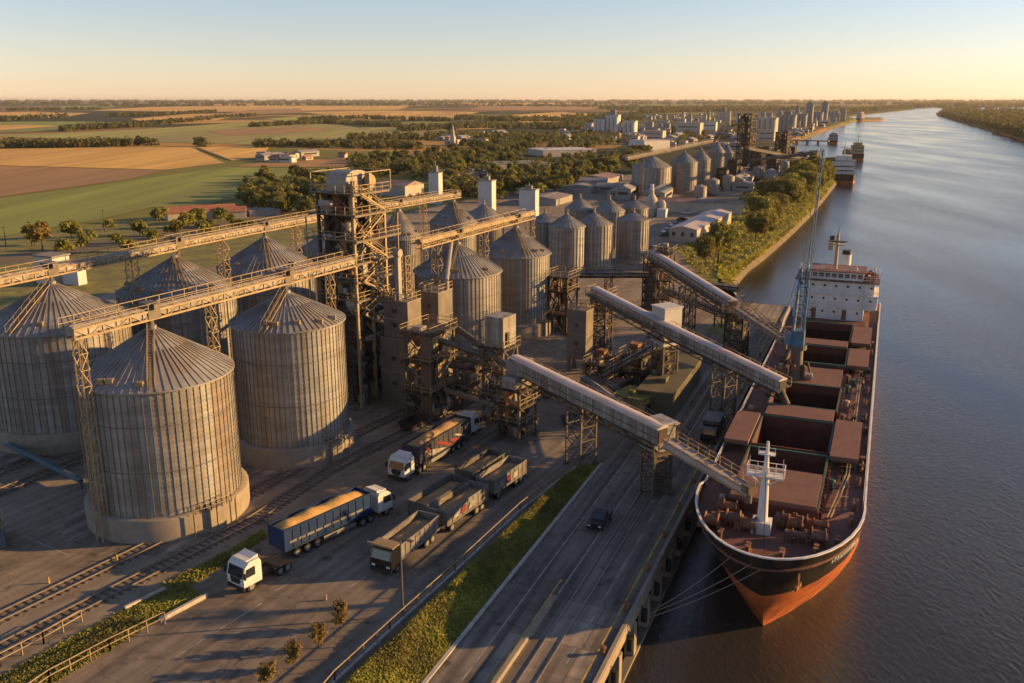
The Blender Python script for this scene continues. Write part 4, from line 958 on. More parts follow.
# guard rails
def guard(label, pts, h=1.1, base=True, m='cream_steel', step=2., w=.08, name='guard_rail', cat='railing'):
    o = Vector((*pts[0],0)); t = thing(name, label, cat, o); P = [Vector((*p,0))-o for p in pts]
    b = MB()
    for a, c in zip(P, P[1:]):
        n = max(1, round((c-a).length/step))
        for i in range(n+1): u = a.lerp(c,i/n); b.bar(u,u+Vector((0,0,h)),w*1.3)
    b.build('post', m, t)['kind'] = 'stuff'
    b = MB()
    for a, c in zip(P, P[1:]):
        for z in (h, h*.55): b.bar(a+Vector((0,0,z)),c+Vector((0,0,z)),w)
    b.build('rail', m, t)
    if base:
        b = MB()
        for a, c in zip(P, P[1:]): b.bar(a+Vector((0,0,.12)),c+Vector((0,0,.12)),.3,.3)
        b.build('base_wall', 'kerb', t)
guard('long pale guard rail on a low wall along the top of the grass embankment', [G(300,725), G(335,683), G(390,632), G(455,573), G(520,512), G(576,468)], 1.15, m='cream_steel', step=2.2)
guard('pale guard rail on the track side of the grass island', [G(-40,687), G(0,667), G(44,644), G(82,622)], 1.2, base=False)
guard('pale two-bar guard rail along the truck side of the grass island', [G(20,704), G(50,683), G(110,651), G(165,624)], 1.2, base=False)
b = MB(); p0, p1 = Vector((*G(160,622),.2)), Vector((*G(207,597),.2)); b.bar(p0,p1,.3,.42); tag(b.build('kerb_wall', 'kerb'), 'sunlit concrete kerb at the tip of the grass island', 'kerb')
b = MB(); p0, p1 = Vector((*G(125,610),.2)), Vector((*G(165,590),.2)); b.bar(p0,p1,.25,.3); tag(b.build('kerb_wall', 'kerb'), 'short kerb on the track side of the grass island', 'kerb')
def lamp(label, px, h, a=120):
    t = thing('street_lamp', label, 'street lamp', (*G(*px),0), a)
    b = MB(); b.cyl((0,0,0),(0,0,h),.11,.07,n=10); b.cyl((0,0,0),(0,0,.35),.22,n=10); b.build('pole','grey_steel',t)
    b = MB(); b.bar((0,0,h),(.9,0,h+.15),.07); b.build('arm','grey_steel',t)
    b = MB(); b.box(.7,1.4,-.14,.14,h+.08,h+.22); b.build('lamp_head','grey_steel',t)
lamp('tall slim lamp post by the guard rail, in front of the open grey tipper', (403,616), 7.6)
# ------------------------------------------------------------------ trucks and cars (local +x = forward, y = left)
def wheels(t, xs, y=.98, r=.5, w=.32, dual=False):
    for x in xs:
        for s in (-1,1):
            b = MB(); b.cyl((x,s*(y-w/2-(.3 if dual else 0)),r),(x,s*(y+w/2),r),r,n=18); q = b.build('wheel','tyre',t)
            b = MB(); b.cyl((x,s*(y+w/2-.02),r),(x,s*(y+w/2+.03),r),r*.58,n=14); b.build('rim','rim',q)
def cab_parts(t, x0, m='truck_white', h=3.1):
    """cab-over tractor cab, front face at x0+2.1"""
    b = MB(); L = 2.1; w = 1.22
    side = [(0,.75),(L,.75),(L+.02,1.6),(L-.22,h-.4),(L-.75,h),(.25,h+.05),(0,h-.35)]; n = len(side)
    b.add([(x0+x,-w,z) for x,z in side]+[(x0+x,w,z) for x,z in side], [tuple(range(n)),tuple(range(2*n-1,n-1,-1))]+[(i,n+i,n+(i+1)%n,(i+1)%n) for i in range(n)])
    cab = b.build('cab', m, t)
    b = MB(); b.add([(x0+L+.035,-1.08,1.63),(x0+L+.035,1.08,1.63),(x0+L-.19,1.02,h-.45),(x0+L-.19,-1.02,h-.45)],[(0,1,2,3)]); b.build('windscreen','glass',cab)
    for s in (-1,1):
        b = MB(); y = s*(w+.015); b.add([(x0+.75,y,1.65),(x0+L-.15,y,1.65),(x0+L-.3,y,h-.6),(x0+.75,y,h-.55)],[(0,1,2,3) if s<0 else (3,2,1,0)]); b.build('side_window','glass',cab)
        b = MB(); b.box(x0+L+.0,x0+L+.06,s*.85-.22,s*.85+.22,.95,1.2); b.build('headlight','lamp_lens',cab)
        b = MB(); b.box(x0+L-.05,x0+L+.1,s*1.45-.12,s*1.45+.12,1.7,2.3); b.bar((x0+L-.1,s*1.2,2.2),(x0+L,s*1.45,2.2),.05); b.build('mirror','chassis',cab)
    b = MB(); b.box(x0+L+.01,x0+L+.05,-.7,.7,.95,1.6); b.box(x0+L-.1,x0+L+.09,-1.2,1.2,.4,.75); b.build('grille','chassis',cab)
    b = MB(); b.box(x0+.5,x0+1.5,-.9,.9,h,h+.1); b.add([(x0+.1,-.95,h),(x0+1.3,-.8,h),(x0+.1,-.95,h+.3),(x0+.1,.95,h),(x0+1.3,.8,h),(x0+.1,.95,h+.3)],[(0,1,2),(5,4,3),(2,1,4,5),(0,2,5,3)]); b.build('roof_fairing', m, cab)
    return cab
def tractor(label, px, a, m='truck_white'):
    t = thing('tractor_unit', label, 'truck', (*G(*px),0), a)
    b = MB(); b.box(-3.4,2.2,-.42,.42,.55,.85); b.box(-3.1,-1.7,-.7,.7,.85,1.1); b.build('chassis','chassis',t)
    cab_parts(t, .3, m, h=3.1); wheels(t, (1.5,)); wheels(t, (-2.0,-2.9), dual=True)
    b = MB(); b.cyl((-1.2,-1.0,.7),(.1,-1.0,.7),.32,n=12); b.build('fuel_tank','rim',t)
    b = MB(); b.box(-3.4,-1.3,-1.2,-.75,1.03,1.1); b.box(-3.4,-1.3,.75,1.2,1.03,1.1); b.build('mudguard','chassis',t)
    return t
def heap_mesh(L, W, z, h, m, name='grain_load', n=26, k=8, seed=0):
    R = random.Random(seed); b = MB(); vs = []; fs = []
    for i in range(n+1):
        for j in range(k+1):
            x = L*i/n; y = -W/2+W*j/k; e = min(1, min(i,n-i)/3.)*(1-abs(2*j/k-1)**2.2)
            vs.append((x,y,z+h*e*(1+R.uniform(-.08,.08)+.2*math.sin(i*.7+seed)+.12*math.sin(i*1.9+j))))
    for i in range(n):
        for j in range(k): a = i*(k+1)+j; fs.append((a,a+k+1,a+k+2,a+1))
    b.add(vs,fs); o = b.build(name, m, None, True); return o
def body_parts(t, x0, L, W, z0, z1, m, posts=11, inner='truck_inner', stripe=None, floor=None, topbar=True):
    th = .08; f = z0+.25 if floor is None else floor
    b = MB()
    for s in (-1,1): y = s*W/2; b.box(x0,x0+L,min(y,y-s*th),max(y,y-s*th),z0,z1)
    b.box(x0,x0+th,-W/2+th,W/2-th,z0,z1); b.box(x0+L-th,x0+L,-W/2+th,W/2-th,z0,z1)
    body = b.build('trailer_body', m, t)
    b = MB(); b.box(x0+th,x0+L-th,-W/2+th,W/2-th,z0,f); b.build('floor', inner, t)
    b = MB()
    for s in (-1,1):
        for k in range(posts+1): x = x0+.05+(L-.1)*k/posts; y = s*(W/2+.03); b.box(x-.05,x+.05,y-.035,y+.035,z0-.05,z1+.03)
        b.bar((x0,s*(W/2+.02),z1),(x0+L,s*(W/2+.02),z1),.13); b.bar((x0,s*(W/2+.02),z0),(x0+L,s*(W/2+.02),z0),.14)
    for x in (x0,x0+L): b.bar((x,-W/2,z1),(x,W/2,z1),.13)
    b.build('body_frame', m, body)
    return body
def semi(label, rear_px, a, m, load, cabm='truck_white', cabface=True, L=11.2, stripes=None, load_label=None, reverse=False, seed=0, Hb=3.55):
    """articulated truck with a high open-top grain trailer; root under the trailer rear"""
    t = thing('grain_truck', label, 'truck', (*G(*rear_px),0), a)
    body_parts(t, 0, L, 2.5, 1.35, Hb, m)
    b = MB(); b.box(.3,L-.4,-.5,.5,1.0,1.33); b.box(L-1.6,L+3.2,-.42,.42,.6,.9); b.build('chassis','chassis',t)
    wheels(t, (1.6,2.9,4.2)); wheels(t, (L-1.2,L-.1), dual=True); wheels(t, (L+2.3,))
    cab_parts(t, L+1.05, cabm, h=3.0)
    b = MB()
    for s in (-1,1): b.bar((5.,s*1.15,.75),(L-2.2,s*1.15,.75),.06,.5)
    b.build('side_guard','rim',t)
    if stripes:
        for sy in (-1,1):
            y = sy*(1.25+.075)
            for (pts, mm, nm) in stripes:
                b = MB(); q = [(x,y,z) for x,z in pts]; b.quad(*(q if sy < 0 else q[::-1])); b.build(nm, mm, t)
    g = heap_mesh(L-.3, 2.3, Hb-.25, .55, load, seed=seed); th = math.radians(90-a); p = G(*rear_px)
    g.location = (p[0]+.15*math.cos(th), p[1]+.15*math.sin(th), 0); g.rotation_euler.z = th
    tag(g, load_label, 'grain load')
    return t
lite = [([(.6+i*1.1,2.0),(1.5+i*1.1,2.0),(1.5+i*1.1,2.25),(.6+i*1.1,2.25)],'truck_grey','side_marking') for i in range(9)]
semi('long blue open-top grain trailer heaped with yellow corn, white cab facing away', (278,560), 39, 'truck_blue', 'corn', load_label='yellow corn heaped in the blue trailer', L=11.6, stripes=lite, seed=1)
wedge = [([(6.0,1.5),(9.5,1.5),(11.0,2.6),(10.4,2.6)],'white_paint','side_marking'),([(4.6,1.5),(5.6,1.5),(8.6,2.9),(7.6,2.9)],'red_sign','side_marking'),([(9.7,2.0),(10.6,2.0),(10.8,3.0),(10.2,3.0)],'red_sign','side_marking'),([(2.2,1.6),(4.4,1.6),(5.6,2.3),(4.8,2.3)],'red_sign','side_marking'),([(1.0,1.6),(2.0,1.6),(4.4,2.6),(3.8,2.6)],'white_paint','side_marking')]
semi('long navy grain trailer with red and white side wedges, white cab facing the camera', (463,441), 208.7, 'truck_navy', 'soy', load_label='brown grain heaped in the navy trailer', L=12.2, stripes=wedge, seed=2)
tractor('white tractor unit without a trailer on the truck lot, cab facing the camera', (257,581), 215)
tractor('white tractor unit seen behind the rear end of the navy trailer', (463,437), 30)
def tipper(label, px, a, L, m, cab=False, Hb=2.7, load=None, load_label=None, W=2.5, name='grain_trailer', drawbar=True, seed=5, marks=False):
    """open-top rigid bulk body; root at its front right bottom corner, running back along heading a"""
    t = thing(name, label, 'truck' if cab else 'trailer', (*G(*px),0), a)
    x0 = 0.
    th = math.radians(90-a); c, s = math.cos(th), math.sin(th); t.location.x += -s*W/2; t.location.y += c*W/2
    body_parts(t, x0+(1.6 if cab else 0), L-(1.6 if cab else 0), W, 1.15, Hb, m, posts=8)
    b = MB(); b.box(.2,L-.2,-.5,.5,.8,1.13); b.build('chassis','chassis',t)
    wheels(t, (1.2,L-2.2,L-1.1), dual=True)
    if marks:
        for k, mm in ((1.2,'white_paint'),(2.6,'red_sign'),(4.2,'white_paint')):
            b = MB(); y = -(W/2+.075); b.quad((k,y,1.5),(k+.9,y,1.5),(k+1.1,y,2.2),(k+.2,y,2.2)); b.build('side_marking', mm, t)
    if cab:
        b = MB(); sd = [(0,.6),(0,1.7),(.3,2.65),(1.5,2.75),(1.5,.6)]; n = 5
        b.add([(x,-1.22,z) for x,z in sd]+[(x,1.22,z) for x,z in sd],[tuple(range(n)),tuple(range(2*n-1,n-1,-1))]+[(i,n+i,n+(i+1)%n,(i+1)%n) for i in range(n)]); cb = b.build('cab','car_black',t)
        b = MB(); b.add([(-.02,-1.05,1.72),(.27,-1.0,2.55),(.27,1.0,2.55),(-.02,1.05,1.72)],[(0,1,2,3)]); b.build('windscreen','glass',cb)
        b = MB(); b.box(-.1,.1,-1.2,1.2,.4,.75); b.build('bumper','chassis',cb)
        for sy in (-1,1): b = MB(); b.box(-.06,0,sy*.85-.2,sy*.85+.2,.9,1.1); b.build('headlight','lamp_lens',cb)
        b = MB(); b.box(.2,1.7,-1.3,1.3,2.9,3.0); b.bar((.3,-1.3,2.95),(.3,1.7,3.1),.14); b.build('tarp_roll','cream_steel',t)
    elif drawbar:
        b = MB(); b.bar((0,-.4,.95),(-1.8,0,.8),.12); b.bar((0,.4,.95),(-1.8,0,.8),.12); b.build('drawbar','chassis',t)
    if load:
        g = heap_mesh(L-(2 if cab else .3), W-.2, Hb-.7, .35, load, seed=seed, n=16)
        ox = 1.8 if cab else .15; g.location = (t.location.x+ox*c, t.location.y+ox*s, 0); g.rotation_euler.z = th; tag(g, load_label, 'grain load')
    return t
tipper('open grey tipper with a dark cab standing before the lamp post', (392,578), 26, 9.0, 'truck_grey', cab=True, load='soy', load_label='shallow brown grain in the grey tipper by the lamp post', name='tipper_truck')
tipper('pale open trailer coupled directly behind the grey tipper', (447,536), 31, 8.2, 'truck_grey', marks=True, load='soy', load_label='thin grain layer in the trailer coupled behind the grey tipper', seed=8)
tipper('dark open trailer parked alongside the coupled trailer on its left', (427,530), 31, 8.2, 'truck_inner', Hb=2.9, load='soy', load_label='dusty grain in the dark trailer left of the coupled trailer', seed=9)
tipper('farther open trailer on the guard rail side with white and red side marks', (494,503), 31, 7.4, 'truck_grey', marks=True, drawbar=True, load='soy', load_label='thin grain in the farther marked trailer', seed=10)
tipper('farthest dark open trailer, parked on the left of the farther marked trailer', (473,496), 31, 7.4, 'truck_inner', Hb=2.9, load='soy', load_label='dusty grain in the farthest dark trailer', seed=12)
def pickup(label, px, a):
    t = thing('pickup_truck', label, 'car', (*G(*px),0), a)
    b = MB(); b.box(-2.2,-.55,-.85,.85,.5,1.0); b.box(-.55,2.2,-.85,.85,.5,1.0); 
    b.build('body','car_black',t)
    b = MB(); b.add([(-.6,-.82,1.0),(1.0,-.82,1.0),(1.0,.82,1.0),(-.6,.82,1.0),(-.45,-.7,1.6),(.55,-.7,1.6),(.55,.7,1.6),(-.45,.7,1.6)],[(4,5,6,7),(0,1,5,4),(1,2,6,5),(2,3,7,6),(3,0,4,7)]); c = b.build('cabin','car_black',t)
    b = MB(); b.add([(1.01,-.72,1.06),(1.01,.72,1.06),(.6,.62,1.54),(.6,-.62,1.54)],[(0,1,2,3)]); b.build('windscreen','glass',c)
    for s in (-1,1): b = MB(); y = s*.85; b.add([(-.4,y,1.06),(.8,y,1.06),(.5,s*.74,1.52),(-.36,s*.74,1.52)],[(0,1,2,3) if s<0 else (3,2,1,0)]); b.build('side_window','glass',c); b = MB(); b.box(2.19,2.23,s*.6-.15,s*.6+.15,.7,.85); b.build('headlight','lamp_lens',t)
    wheels(t,(1.4,-1.4),y=.78,r=.36,w=.22)
pickup('small black pickup driving on the wharf road towards the camera', (600,524), 202)
def boxtruck(label, px, a):
    t = thing('cargo_truck', label, 'truck', (*G(*px),0), a)
    b = MB(); b.box(-3.4,.6,-1.1,1.1,1.0,2.6); b.build('cargo_body','truck_inner',t)
    b = MB(); b.box(-3.45,.65,-1.15,1.15,2.6,2.72); b.build('cargo_roof','truck_grey',t)
    b = MB(); sd=[(.8,.6),(2.6,.6),(2.6,1.4),(2.3,2.2),(.8,2.25)]; n=5
    b.add([(x,-1.05,z) for x,z in sd]+[(x,1.05,z) for x,z in sd],[tuple(range(n)),tuple(range(2*n-1,n-1,-1))]+[(i,n+i,n+(i+1)%n,(i+1)%n) for i in range(n)]); c=b.build('cab','car_black',t)
    b = MB(); b.add([(2.615,-.9,1.42),(2.615,.9,1.42),(2.33,.85,2.12),(2.33,-.85,2.12)],[(0,1,2,3)]); b.build('windscreen','glass',c)
    b = MB(); b.box(-3.3,2.5,-.4,.4,.6,.98); b.build('chassis','chassis',t); wheels(t,(1.7,-2.2),y=.9,r=.45,w=.28)
boxtruck('dark cargo truck with a grey roof parked on the wharf road beside the ship', (711,438), 202)

# parked cars and skips of the yard
def small_car(label, px, a, m):
    t = thing('parked_car', label, 'car', (*G(*px),0), a, 'cars parked in the yard beyond the silos')
    b = MB(); b.box(-2.1,2.1,-.85,.85,.35,.95); b.build('body',m,t)
    b = MB(); b.add([(-1.6,-.8,.95),(1.1,-.8,.95),(1.1,.8,.95),(-1.6,.8,.95),(-1.2,-.66,1.45),(.5,-.66,1.45),(.5,.66,1.45),(-1.2,.66,1.45)],[(4,5,6,7),(0,1,5,4),(1,2,6,5),(2,3,7,6),(3,0,4,7)]); b.build('cabin','glass',t)
    wheels(t,(1.3,-1.3),y=.8,r=.33,w=.2); return t
for i, m in enumerate(('truck_white','car_black','truck_grey')):
    lab = ['small white car parked in the yard beyond the small silos','small black car parked in the yard beyond the small silos','small grey car parked in the yard beyond the small silos'][i]
    t0 = None
    for p in [[(668,232),(676,226),(688,214),(640,262),(700,200)],[(672,229),(682,221),(655,250),(712,196)],[(664,236),(694,208),(648,256),(722,190)]][i]:
        if t0 is None: t0 = small_car(lab, p, SA_ if False else 60, m)
        else: copy_tree(t0, G(*p), 62)
def skip(label, px, a, m):
    t = thing('waste_skip', label, 'skip', (*G(*px),0), a)
    b = MB(); vs = [(-1.5,-.8,.1),(1.5,-.8,.1),(1.5,.8,.1),(-1.5,.8,.1),(-2,-.9,1.4),(2,-.9,1.4),(2,.9,1.4),(-2,.9,1.4)]; b.add(vs,[(0,3,2,1),(0,1,5,4),(1,2,6,5),(2,3,7,6),(3,0,4,7),(0,1,2,3)]); b.build('bin',m,t)
    b = MB(); 
    for p, q in ((4,5),(5,6),(6,7),(7,4)): b.bar(vs[p],vs[q],.12)
    b.build('rim','dark_steel',t)
skip('rusty waste skip by the pump house under the galleries', (596,412), 40, 'rust'); skip('blue-grey waste skip beside the nearest gallery support', (575,425), 70, 'pipe_blue'); skip('dark waste skip behind the navy trailer near the bins', (412,428), 30, 'dark_steel')
# ------------------------------------------------------------------ the bulk carrier at the quay (local x = aft from the bow, y = -(distance to the right))
SO = (21.3, 69.7); SA = math.degrees(WA)
ship = thing('bulk_carrier', 'long bulk carrier moored at the quay, black and orange hull, red-brown deck with open holds', 'ship', (*SO,0), SA)
def sh(s, t): th = math.radians(90-SA); return (SO[0]+s*math.cos(th)+t*math.sin(th), SO[1]+s*math.sin(th)-t*math.cos(th))
BQ = [0,.012,.04,.09,.16,.26,.38,.52,.68,.84,1.0]
def hull_row(z):
    f = min(1, max(0, (z+4.5)/10.7)); s0 = 1.6+6.6*(1-f)**1.25 if z >= -4.5 else 8.2; E = 25-11.5*f; row = []
    for q in BQ: row.append((s0+E*q, 8.05*(1-(1-q)**2)**(1-.5*f**.8)))
    for s in (34,46,58,70,82,94,104): row.append((s, 8.05))
    for s, k in ((109,.99),(114,.95),(119,.88),(121,.84)): row.append((s-(1-f)*3*(k<.97), 8.05*(k-(1-f)*.25*(1-k)*4)))
    return row
def hull_strip(zs, name, m, parent):
    rows = [hull_row(z) for z in zs]; n = len(rows[0]); b = MB(); vs = []; fs = []
    for sg in (1,-1):
        o = len(vs)
        for r, z in zip(rows, zs): vs += [(s, -sg*t, z) for s, t in r]
        for i in range(len(zs)-1):
            for j in range(n-1):
                q = (o+i*n+j, o+i*n+j+1, o+(i+1)*n+j+1, o+(i+1)*n+j); fs.append(q if sg < 0 else q[::-1])
        if sg == 1: half = len(vs)
    for i in range(len(zs)-1):
        a = i*n+n-1; fs.append((a, half+a, half+a+n, a+n))
    b.add(vs, fs); return b.build(name, m, parent, True)
hull_strip([-6.2,-4.5,-3.4,-2.2,-1.0,.9], 'hull_bottom', 'hull_orange', ship)
hull_strip([.9,1.8,2.8,3.9,5.15], 'hull_side', 'hull_black', ship)
# bulwark round the bow, with thickness and a pale rim
def rim_pts(z, smax): return [(s,t) for s,t in hull_row(z) if s <= smax]
b = MB(); lo = rim_pts(5.15, 17.5); hi = rim_pts(6.15, 17.5); k = min(len(lo), len(hi))
for sg in (1,-1):
    for i in range(k-1):
        a, c, d, e = lo[i], lo[i+1], hi[i+1], hi[i]
        b.quad((a[0],-sg*a[1],5.15),(c[0],-sg*c[1],5.15),(d[0],-sg*d[1],6.15),(e[0],-sg*e[1],6.15))
        b.quad((a[0]+.18,-sg*max(0,a[1]-.12),4.9),(c[0]+.1,-sg*max(0,c[1]-.12),4.9),(d[0]+.1,-sg*max(0,d[1]-.12),6.15),(e[0]+.18,-sg*max(0,e[1]-.12),6.15))
b.build('bulwark', 'hull_black', ship)
b = MB(); pr = [(s,-t,6.2) for s,t in hi[:k]]; pl = [(s,t,6.2) for s,t in hi[:k]]
for p in (pr, pl):
    for u, v in zip(p, p[1:]): b.bar(u, v, .22, .14)
b.bar((hi[k-1][0],-hi[k-1][1],6.15),(hi[k-1][0]+3,-8.05,5.3),.2,.14); b.bar((hi[k-1][0],hi[k-1][1],6.15),(hi[k-1][0]+3,8.05,5.3),.2,.14)
for sg in (-1,1): b.bar((hi[k-1][0]+3,sg*8.05,5.24),(119,sg*7.2 if False else sg*8.0,5.24),.2,.16)
b.build('bulwark_rim', 'ship_white', ship)
HOLDS = [(13.3,28.2),(29.6,39.6),(44.6,55.0),(66.5,77.0),(81.5,94.0)]; TL, TR = -4.75, 3.65; DZ = 4.9
deck = MB(); ol = hull_row(5.15)
bow = [(s,t) for s,t in ol if s < HOLDS[0][0]]
pts = [(s,-t) for s,t in bow]+[(HOLDS[0][0],-7.9),(HOLDS[0][0],7.9)]+[(s,t) for s,t in bow[::-1]]
deck.prism(pts[:-1], DZ-.2, DZ)
deck.box(HOLDS[0][0],120.3,-7.98,-TR,DZ-.2,DZ); deck.box(HOLDS[0][0],120.3,-TL,7.98,DZ-.2,DZ)
e = HOLDS[0][0]
for (a, c), nx in zip(HOLDS, [h[0] for h in HOLDS[1:]]+[120.3]): deck.box(c,nx,-TR,-TL,DZ-.2,DZ)
deck.build('deck', 'red_deck', ship)
for i, (a, c) in enumerate(HOLDS):
    b = MB(); zf = [-1.5,-3.2,-3.6,-2.4,-2][i]
    b.quad((a,-TL,zf),(a,-TR,zf),(c,-TR,zf),(c,-TL,zf))
    for p, q in (((a,-TR),(c,-TR)),((c,-TR),(c,-TL)),((c,-TL),(a,-TL)),((a,-TL),(a,-TR))): b.quad((*p,zf),(*p,DZ),(*q,DZ),(*q,zf))
    if i > 0:
        for kk in range(12): x = -TR+(TR-TL)*(kk+.5)/12; b.box(c-.12,c-.01,x-.06,x+.06,zf,DZ)
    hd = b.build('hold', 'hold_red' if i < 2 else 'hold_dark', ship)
    b = MB(); h = 1.15
    b.box(a-.22,a,-TR-.22,-TL+.22,DZ,DZ+h); b.box(c,c+.22,-TR-.22,-TL+.22,DZ,DZ+h); b.box(a,c,-TR-.22,-TR,DZ,DZ+h); b.box(a,c,-TL,-TL+.22,DZ,DZ+h)
    for kk in range(int(c-a)): b.box(a+kk+.4,a+kk+.55,-TR-.5,-TR-.22,DZ,DZ+h*.8)
    cm = b.build('coaming', 'hold_red', ship)
    b = MB(); z = DZ+h
    for p, q in (((a,-TR-.1),(c+.1,-TR-.1)),((c+.1,-TL+.1),(a,-TL+.1))): b.bar((*p,z+.05),(*q,z+.05),.2,.08)
    b.bar((c+.1,-TR-.1,z+.06),(c+.1,-TL+.1,z+.06),.34,.12)
    if i in (2,3): b.bar((a-.1,-TR-.1,z+.06),(a-.1,-TL+.1,z+.06),.34,.3)
    b.build('coaming_rim', 'ship_green', cm)
# hatch covers rolled to the sides and lids over the cross decks
def cover(s0, s1, t0, t1, z, folded=False):
    b = MB(); n = 3
    b.box(s0,s1,-t1,-t0,z-.45,z)
    cv = b.build('hatch_cover', 'cover_red', ship)
    b = MB()
    for s in (s0+.2,s1-.2): b.bar((s,-t1+.1,z-.5),(s,-t0-.1,z-.5),.22,.25)
    for s in (s0+.2,(s0+s1)/2,s1-.2):
        for t in (t0+.3,t1-.3): b.bar((s,-t,DZ),(s,-t,z-.45),.2)
    b.build('cover_support', 'ship_green', cv)
cover(27.6,40.4,3.95,7.0,6.5); cover(28.6,39.2,-7.9,-5.1,6.5); cover(67,77.2,3.95,7.0,6.2); cover(81,93,3.95,7.,6.2)
cover(13.2,21.7,TL+.05,TR-.05,6.5); cover(39.9,44.2,TL+.1,TR-.1,6.3)
cover(56.5,65.5,TL+.1,TR-.1,5.8); cover(77.4,81.1,TL+.1,TR-.1,6.3)
# deck fittings
b = MB()
for t in (5.9,6.2): b.bar((14,-t+ (1.2 if t<6 else 1.2),DZ+.35),(26,-t,DZ+.35),.12); b.bar((26,-t,DZ+.35),(100,-t,DZ+.35),.12)
for k in range(28): s = 20+k*2.9; b.bar((s,-5.7,DZ+.2),(s,-6.4,DZ+.2),.12)
b.build('deck_pipe', 'mast_buff', ship)
b = MB(); b.rail([(18,-7.85,DZ),(100,-7.85,DZ)],1.0,2.4,.06); b.rail([(18,7.85,DZ),(100,7.85,DZ)],1.0,2.4,.06); b.build('deck_railing', 'ship_white', ship)
R = random.Random(5)
for k in range(15):
    s = R.uniform(7.6,12.6); t = R.uniform(-5.6,4.6)
    if abs(t+1) < .9: t += 2
    b = MB(); r = R.uniform(.3,.6)
    b.cyl((s,-t-.6,DZ+.75),(s,-t+.6,DZ+.75),r,n=14)
    for e_ in (-.62,.62): b.cyl((s,-t+e_-.05,DZ+.75),(s,-t+e_+.05,DZ+.75),r*1.5,n=16)
    b.box(s-.5,s+.5,-t-.8,-t-.66,DZ,DZ+.8); b.box(s-.5,s+.5,-t+.66,-t+.8,DZ,DZ+.8); b.box(s-.3,s+.5,-t+.8,-t+1.3,DZ,DZ+.9)
    b.build('winch', R.choice(('rust','rust','dark_steel','cover_red')), ship)
for s, t in [(4.6,-1.6),(4.6,1.4),(6.5,4.2),(6.5,-4.4),(9,5.9),(9,-6.),(14,6.9),(18,7.1),(24,7.2),(41,7.2),(46,7.2),(52,7.1),(58,7.2),(64,7.1),(79,7.2)]:
    b = MB()
    for e_ in (-.35,.35): b.cyl((s+e_,-t,DZ),(s+e_,-t,DZ+.75),.2,n=10); b.cyl((s+e_,-t,DZ+.7),(s+e_,-t,DZ+.82),.27,n=10)
    b.box(s-.7,s+.7,-t-.3,-t+.3,DZ,DZ+.1); b.build('mooring_bitts', 'rust', ship)
for s, t in [(22,4.6),(30,4.4),(44,4.6),(50,4.8),(57,4.6),(62,4.4),(20,-5.6),(43,-6.2),(60,-5.8)]:
    b = MB(); b.cyl((s,-t,DZ),(s,-t,DZ+.9),.22,n=10); b.cyl((s,-t,DZ+.9),(s,-t,DZ+1.15),.4,.3,n=12); b.build('ventilator', R.choice(('mast_buff','rust','ship_green')), ship)
# white foremast
b = MB(); s, t = 9.3, -1.0; b.cyl((s,-t,DZ),(s,-t,DZ+6.6),.55,.33,n=16); b.cyl((s,-t,DZ+6.6),(s,-t,DZ+9.2),.26,.12,n=12); b.box(s-.8,s+.8,-t-.9,-t+.9,DZ,DZ+1.2); fm = b.build('foremast', 'ship_white', ship)
b = MB(); z = DZ+5.9
b.box(s-.7,s+.7,-t-1.7,-t+1.7,z-.12,z); b.rail([(s-.7,-t-1.7,z),(s+.7,-t-1.7,z),(s+.7,-t+1.7,z),(s-.7,-t+1.7,z),(s-.7,-t-1.7,z)],.9,.8,.06); z = DZ+8.0; b.box(s-.4,s+.4,-t-.75,-t+.75,z-.08,z); b.rail([(s-.4,-t-.75,z),(s-.4,-t+.75,z)],.7,.7,.05)
for e_ in (-1.7,1.7): b.bar((s,-t+e_,DZ+5.8),(s,-t,DZ+4.6),.1); b.bar((s,-t+e_*.9,DZ+5.9),(s,-t+e_*.9,DZ+7.6),.05)
b.build('crosstree', 'ship_white', fm)
b = MB(); b.bar((s,-t,DZ+6.4),(2.6,0,6.1),.05); b.build('forestay', 'dark_steel', fm)
# anchor and illegible white name strokes on the bow side
b = MB(); r1 = hull_row(3.3); p = r1[3]; b.bar((p[0]-.1,-p[1]-.25,3.9),(p[0]-.05,-p[1]-.3,2.4),.22); b.bar((p[0]-.6,-p[1]-.15,2.5),(p[0]+.6,-p[1]-.45,2.5),.24,.4); b.build('anchor', 'rust', ship)
b = MB(); R = random.Random(2)
for k in range(13):
    q = .30+k*.028; row = hull_row(4.5)
    for (aq, (s1_, t1_)), (bq_, (s2_, t2_)) in zip(list(zip(BQ,row)), list(zip(BQ,row))[1:]):
        if aq <= q <= bq_: f = (q-aq)/(bq_-aq); s = s1_+(s2_-s1_)*f; t = t1_+(t2_-t1_)*f
    hgt = R.choice((.35,.5,.75)); b.bar((s,-t-.14,4.1),(s+.1,-t-.17,4.1+hgt),.13,.08); b.bar((s,-t-.12,4.15),(s+.28,-t-.24,4.2+R.uniform(0,.3)),.09,.08)
b.build('name_lettering', 'ship_white', ship)
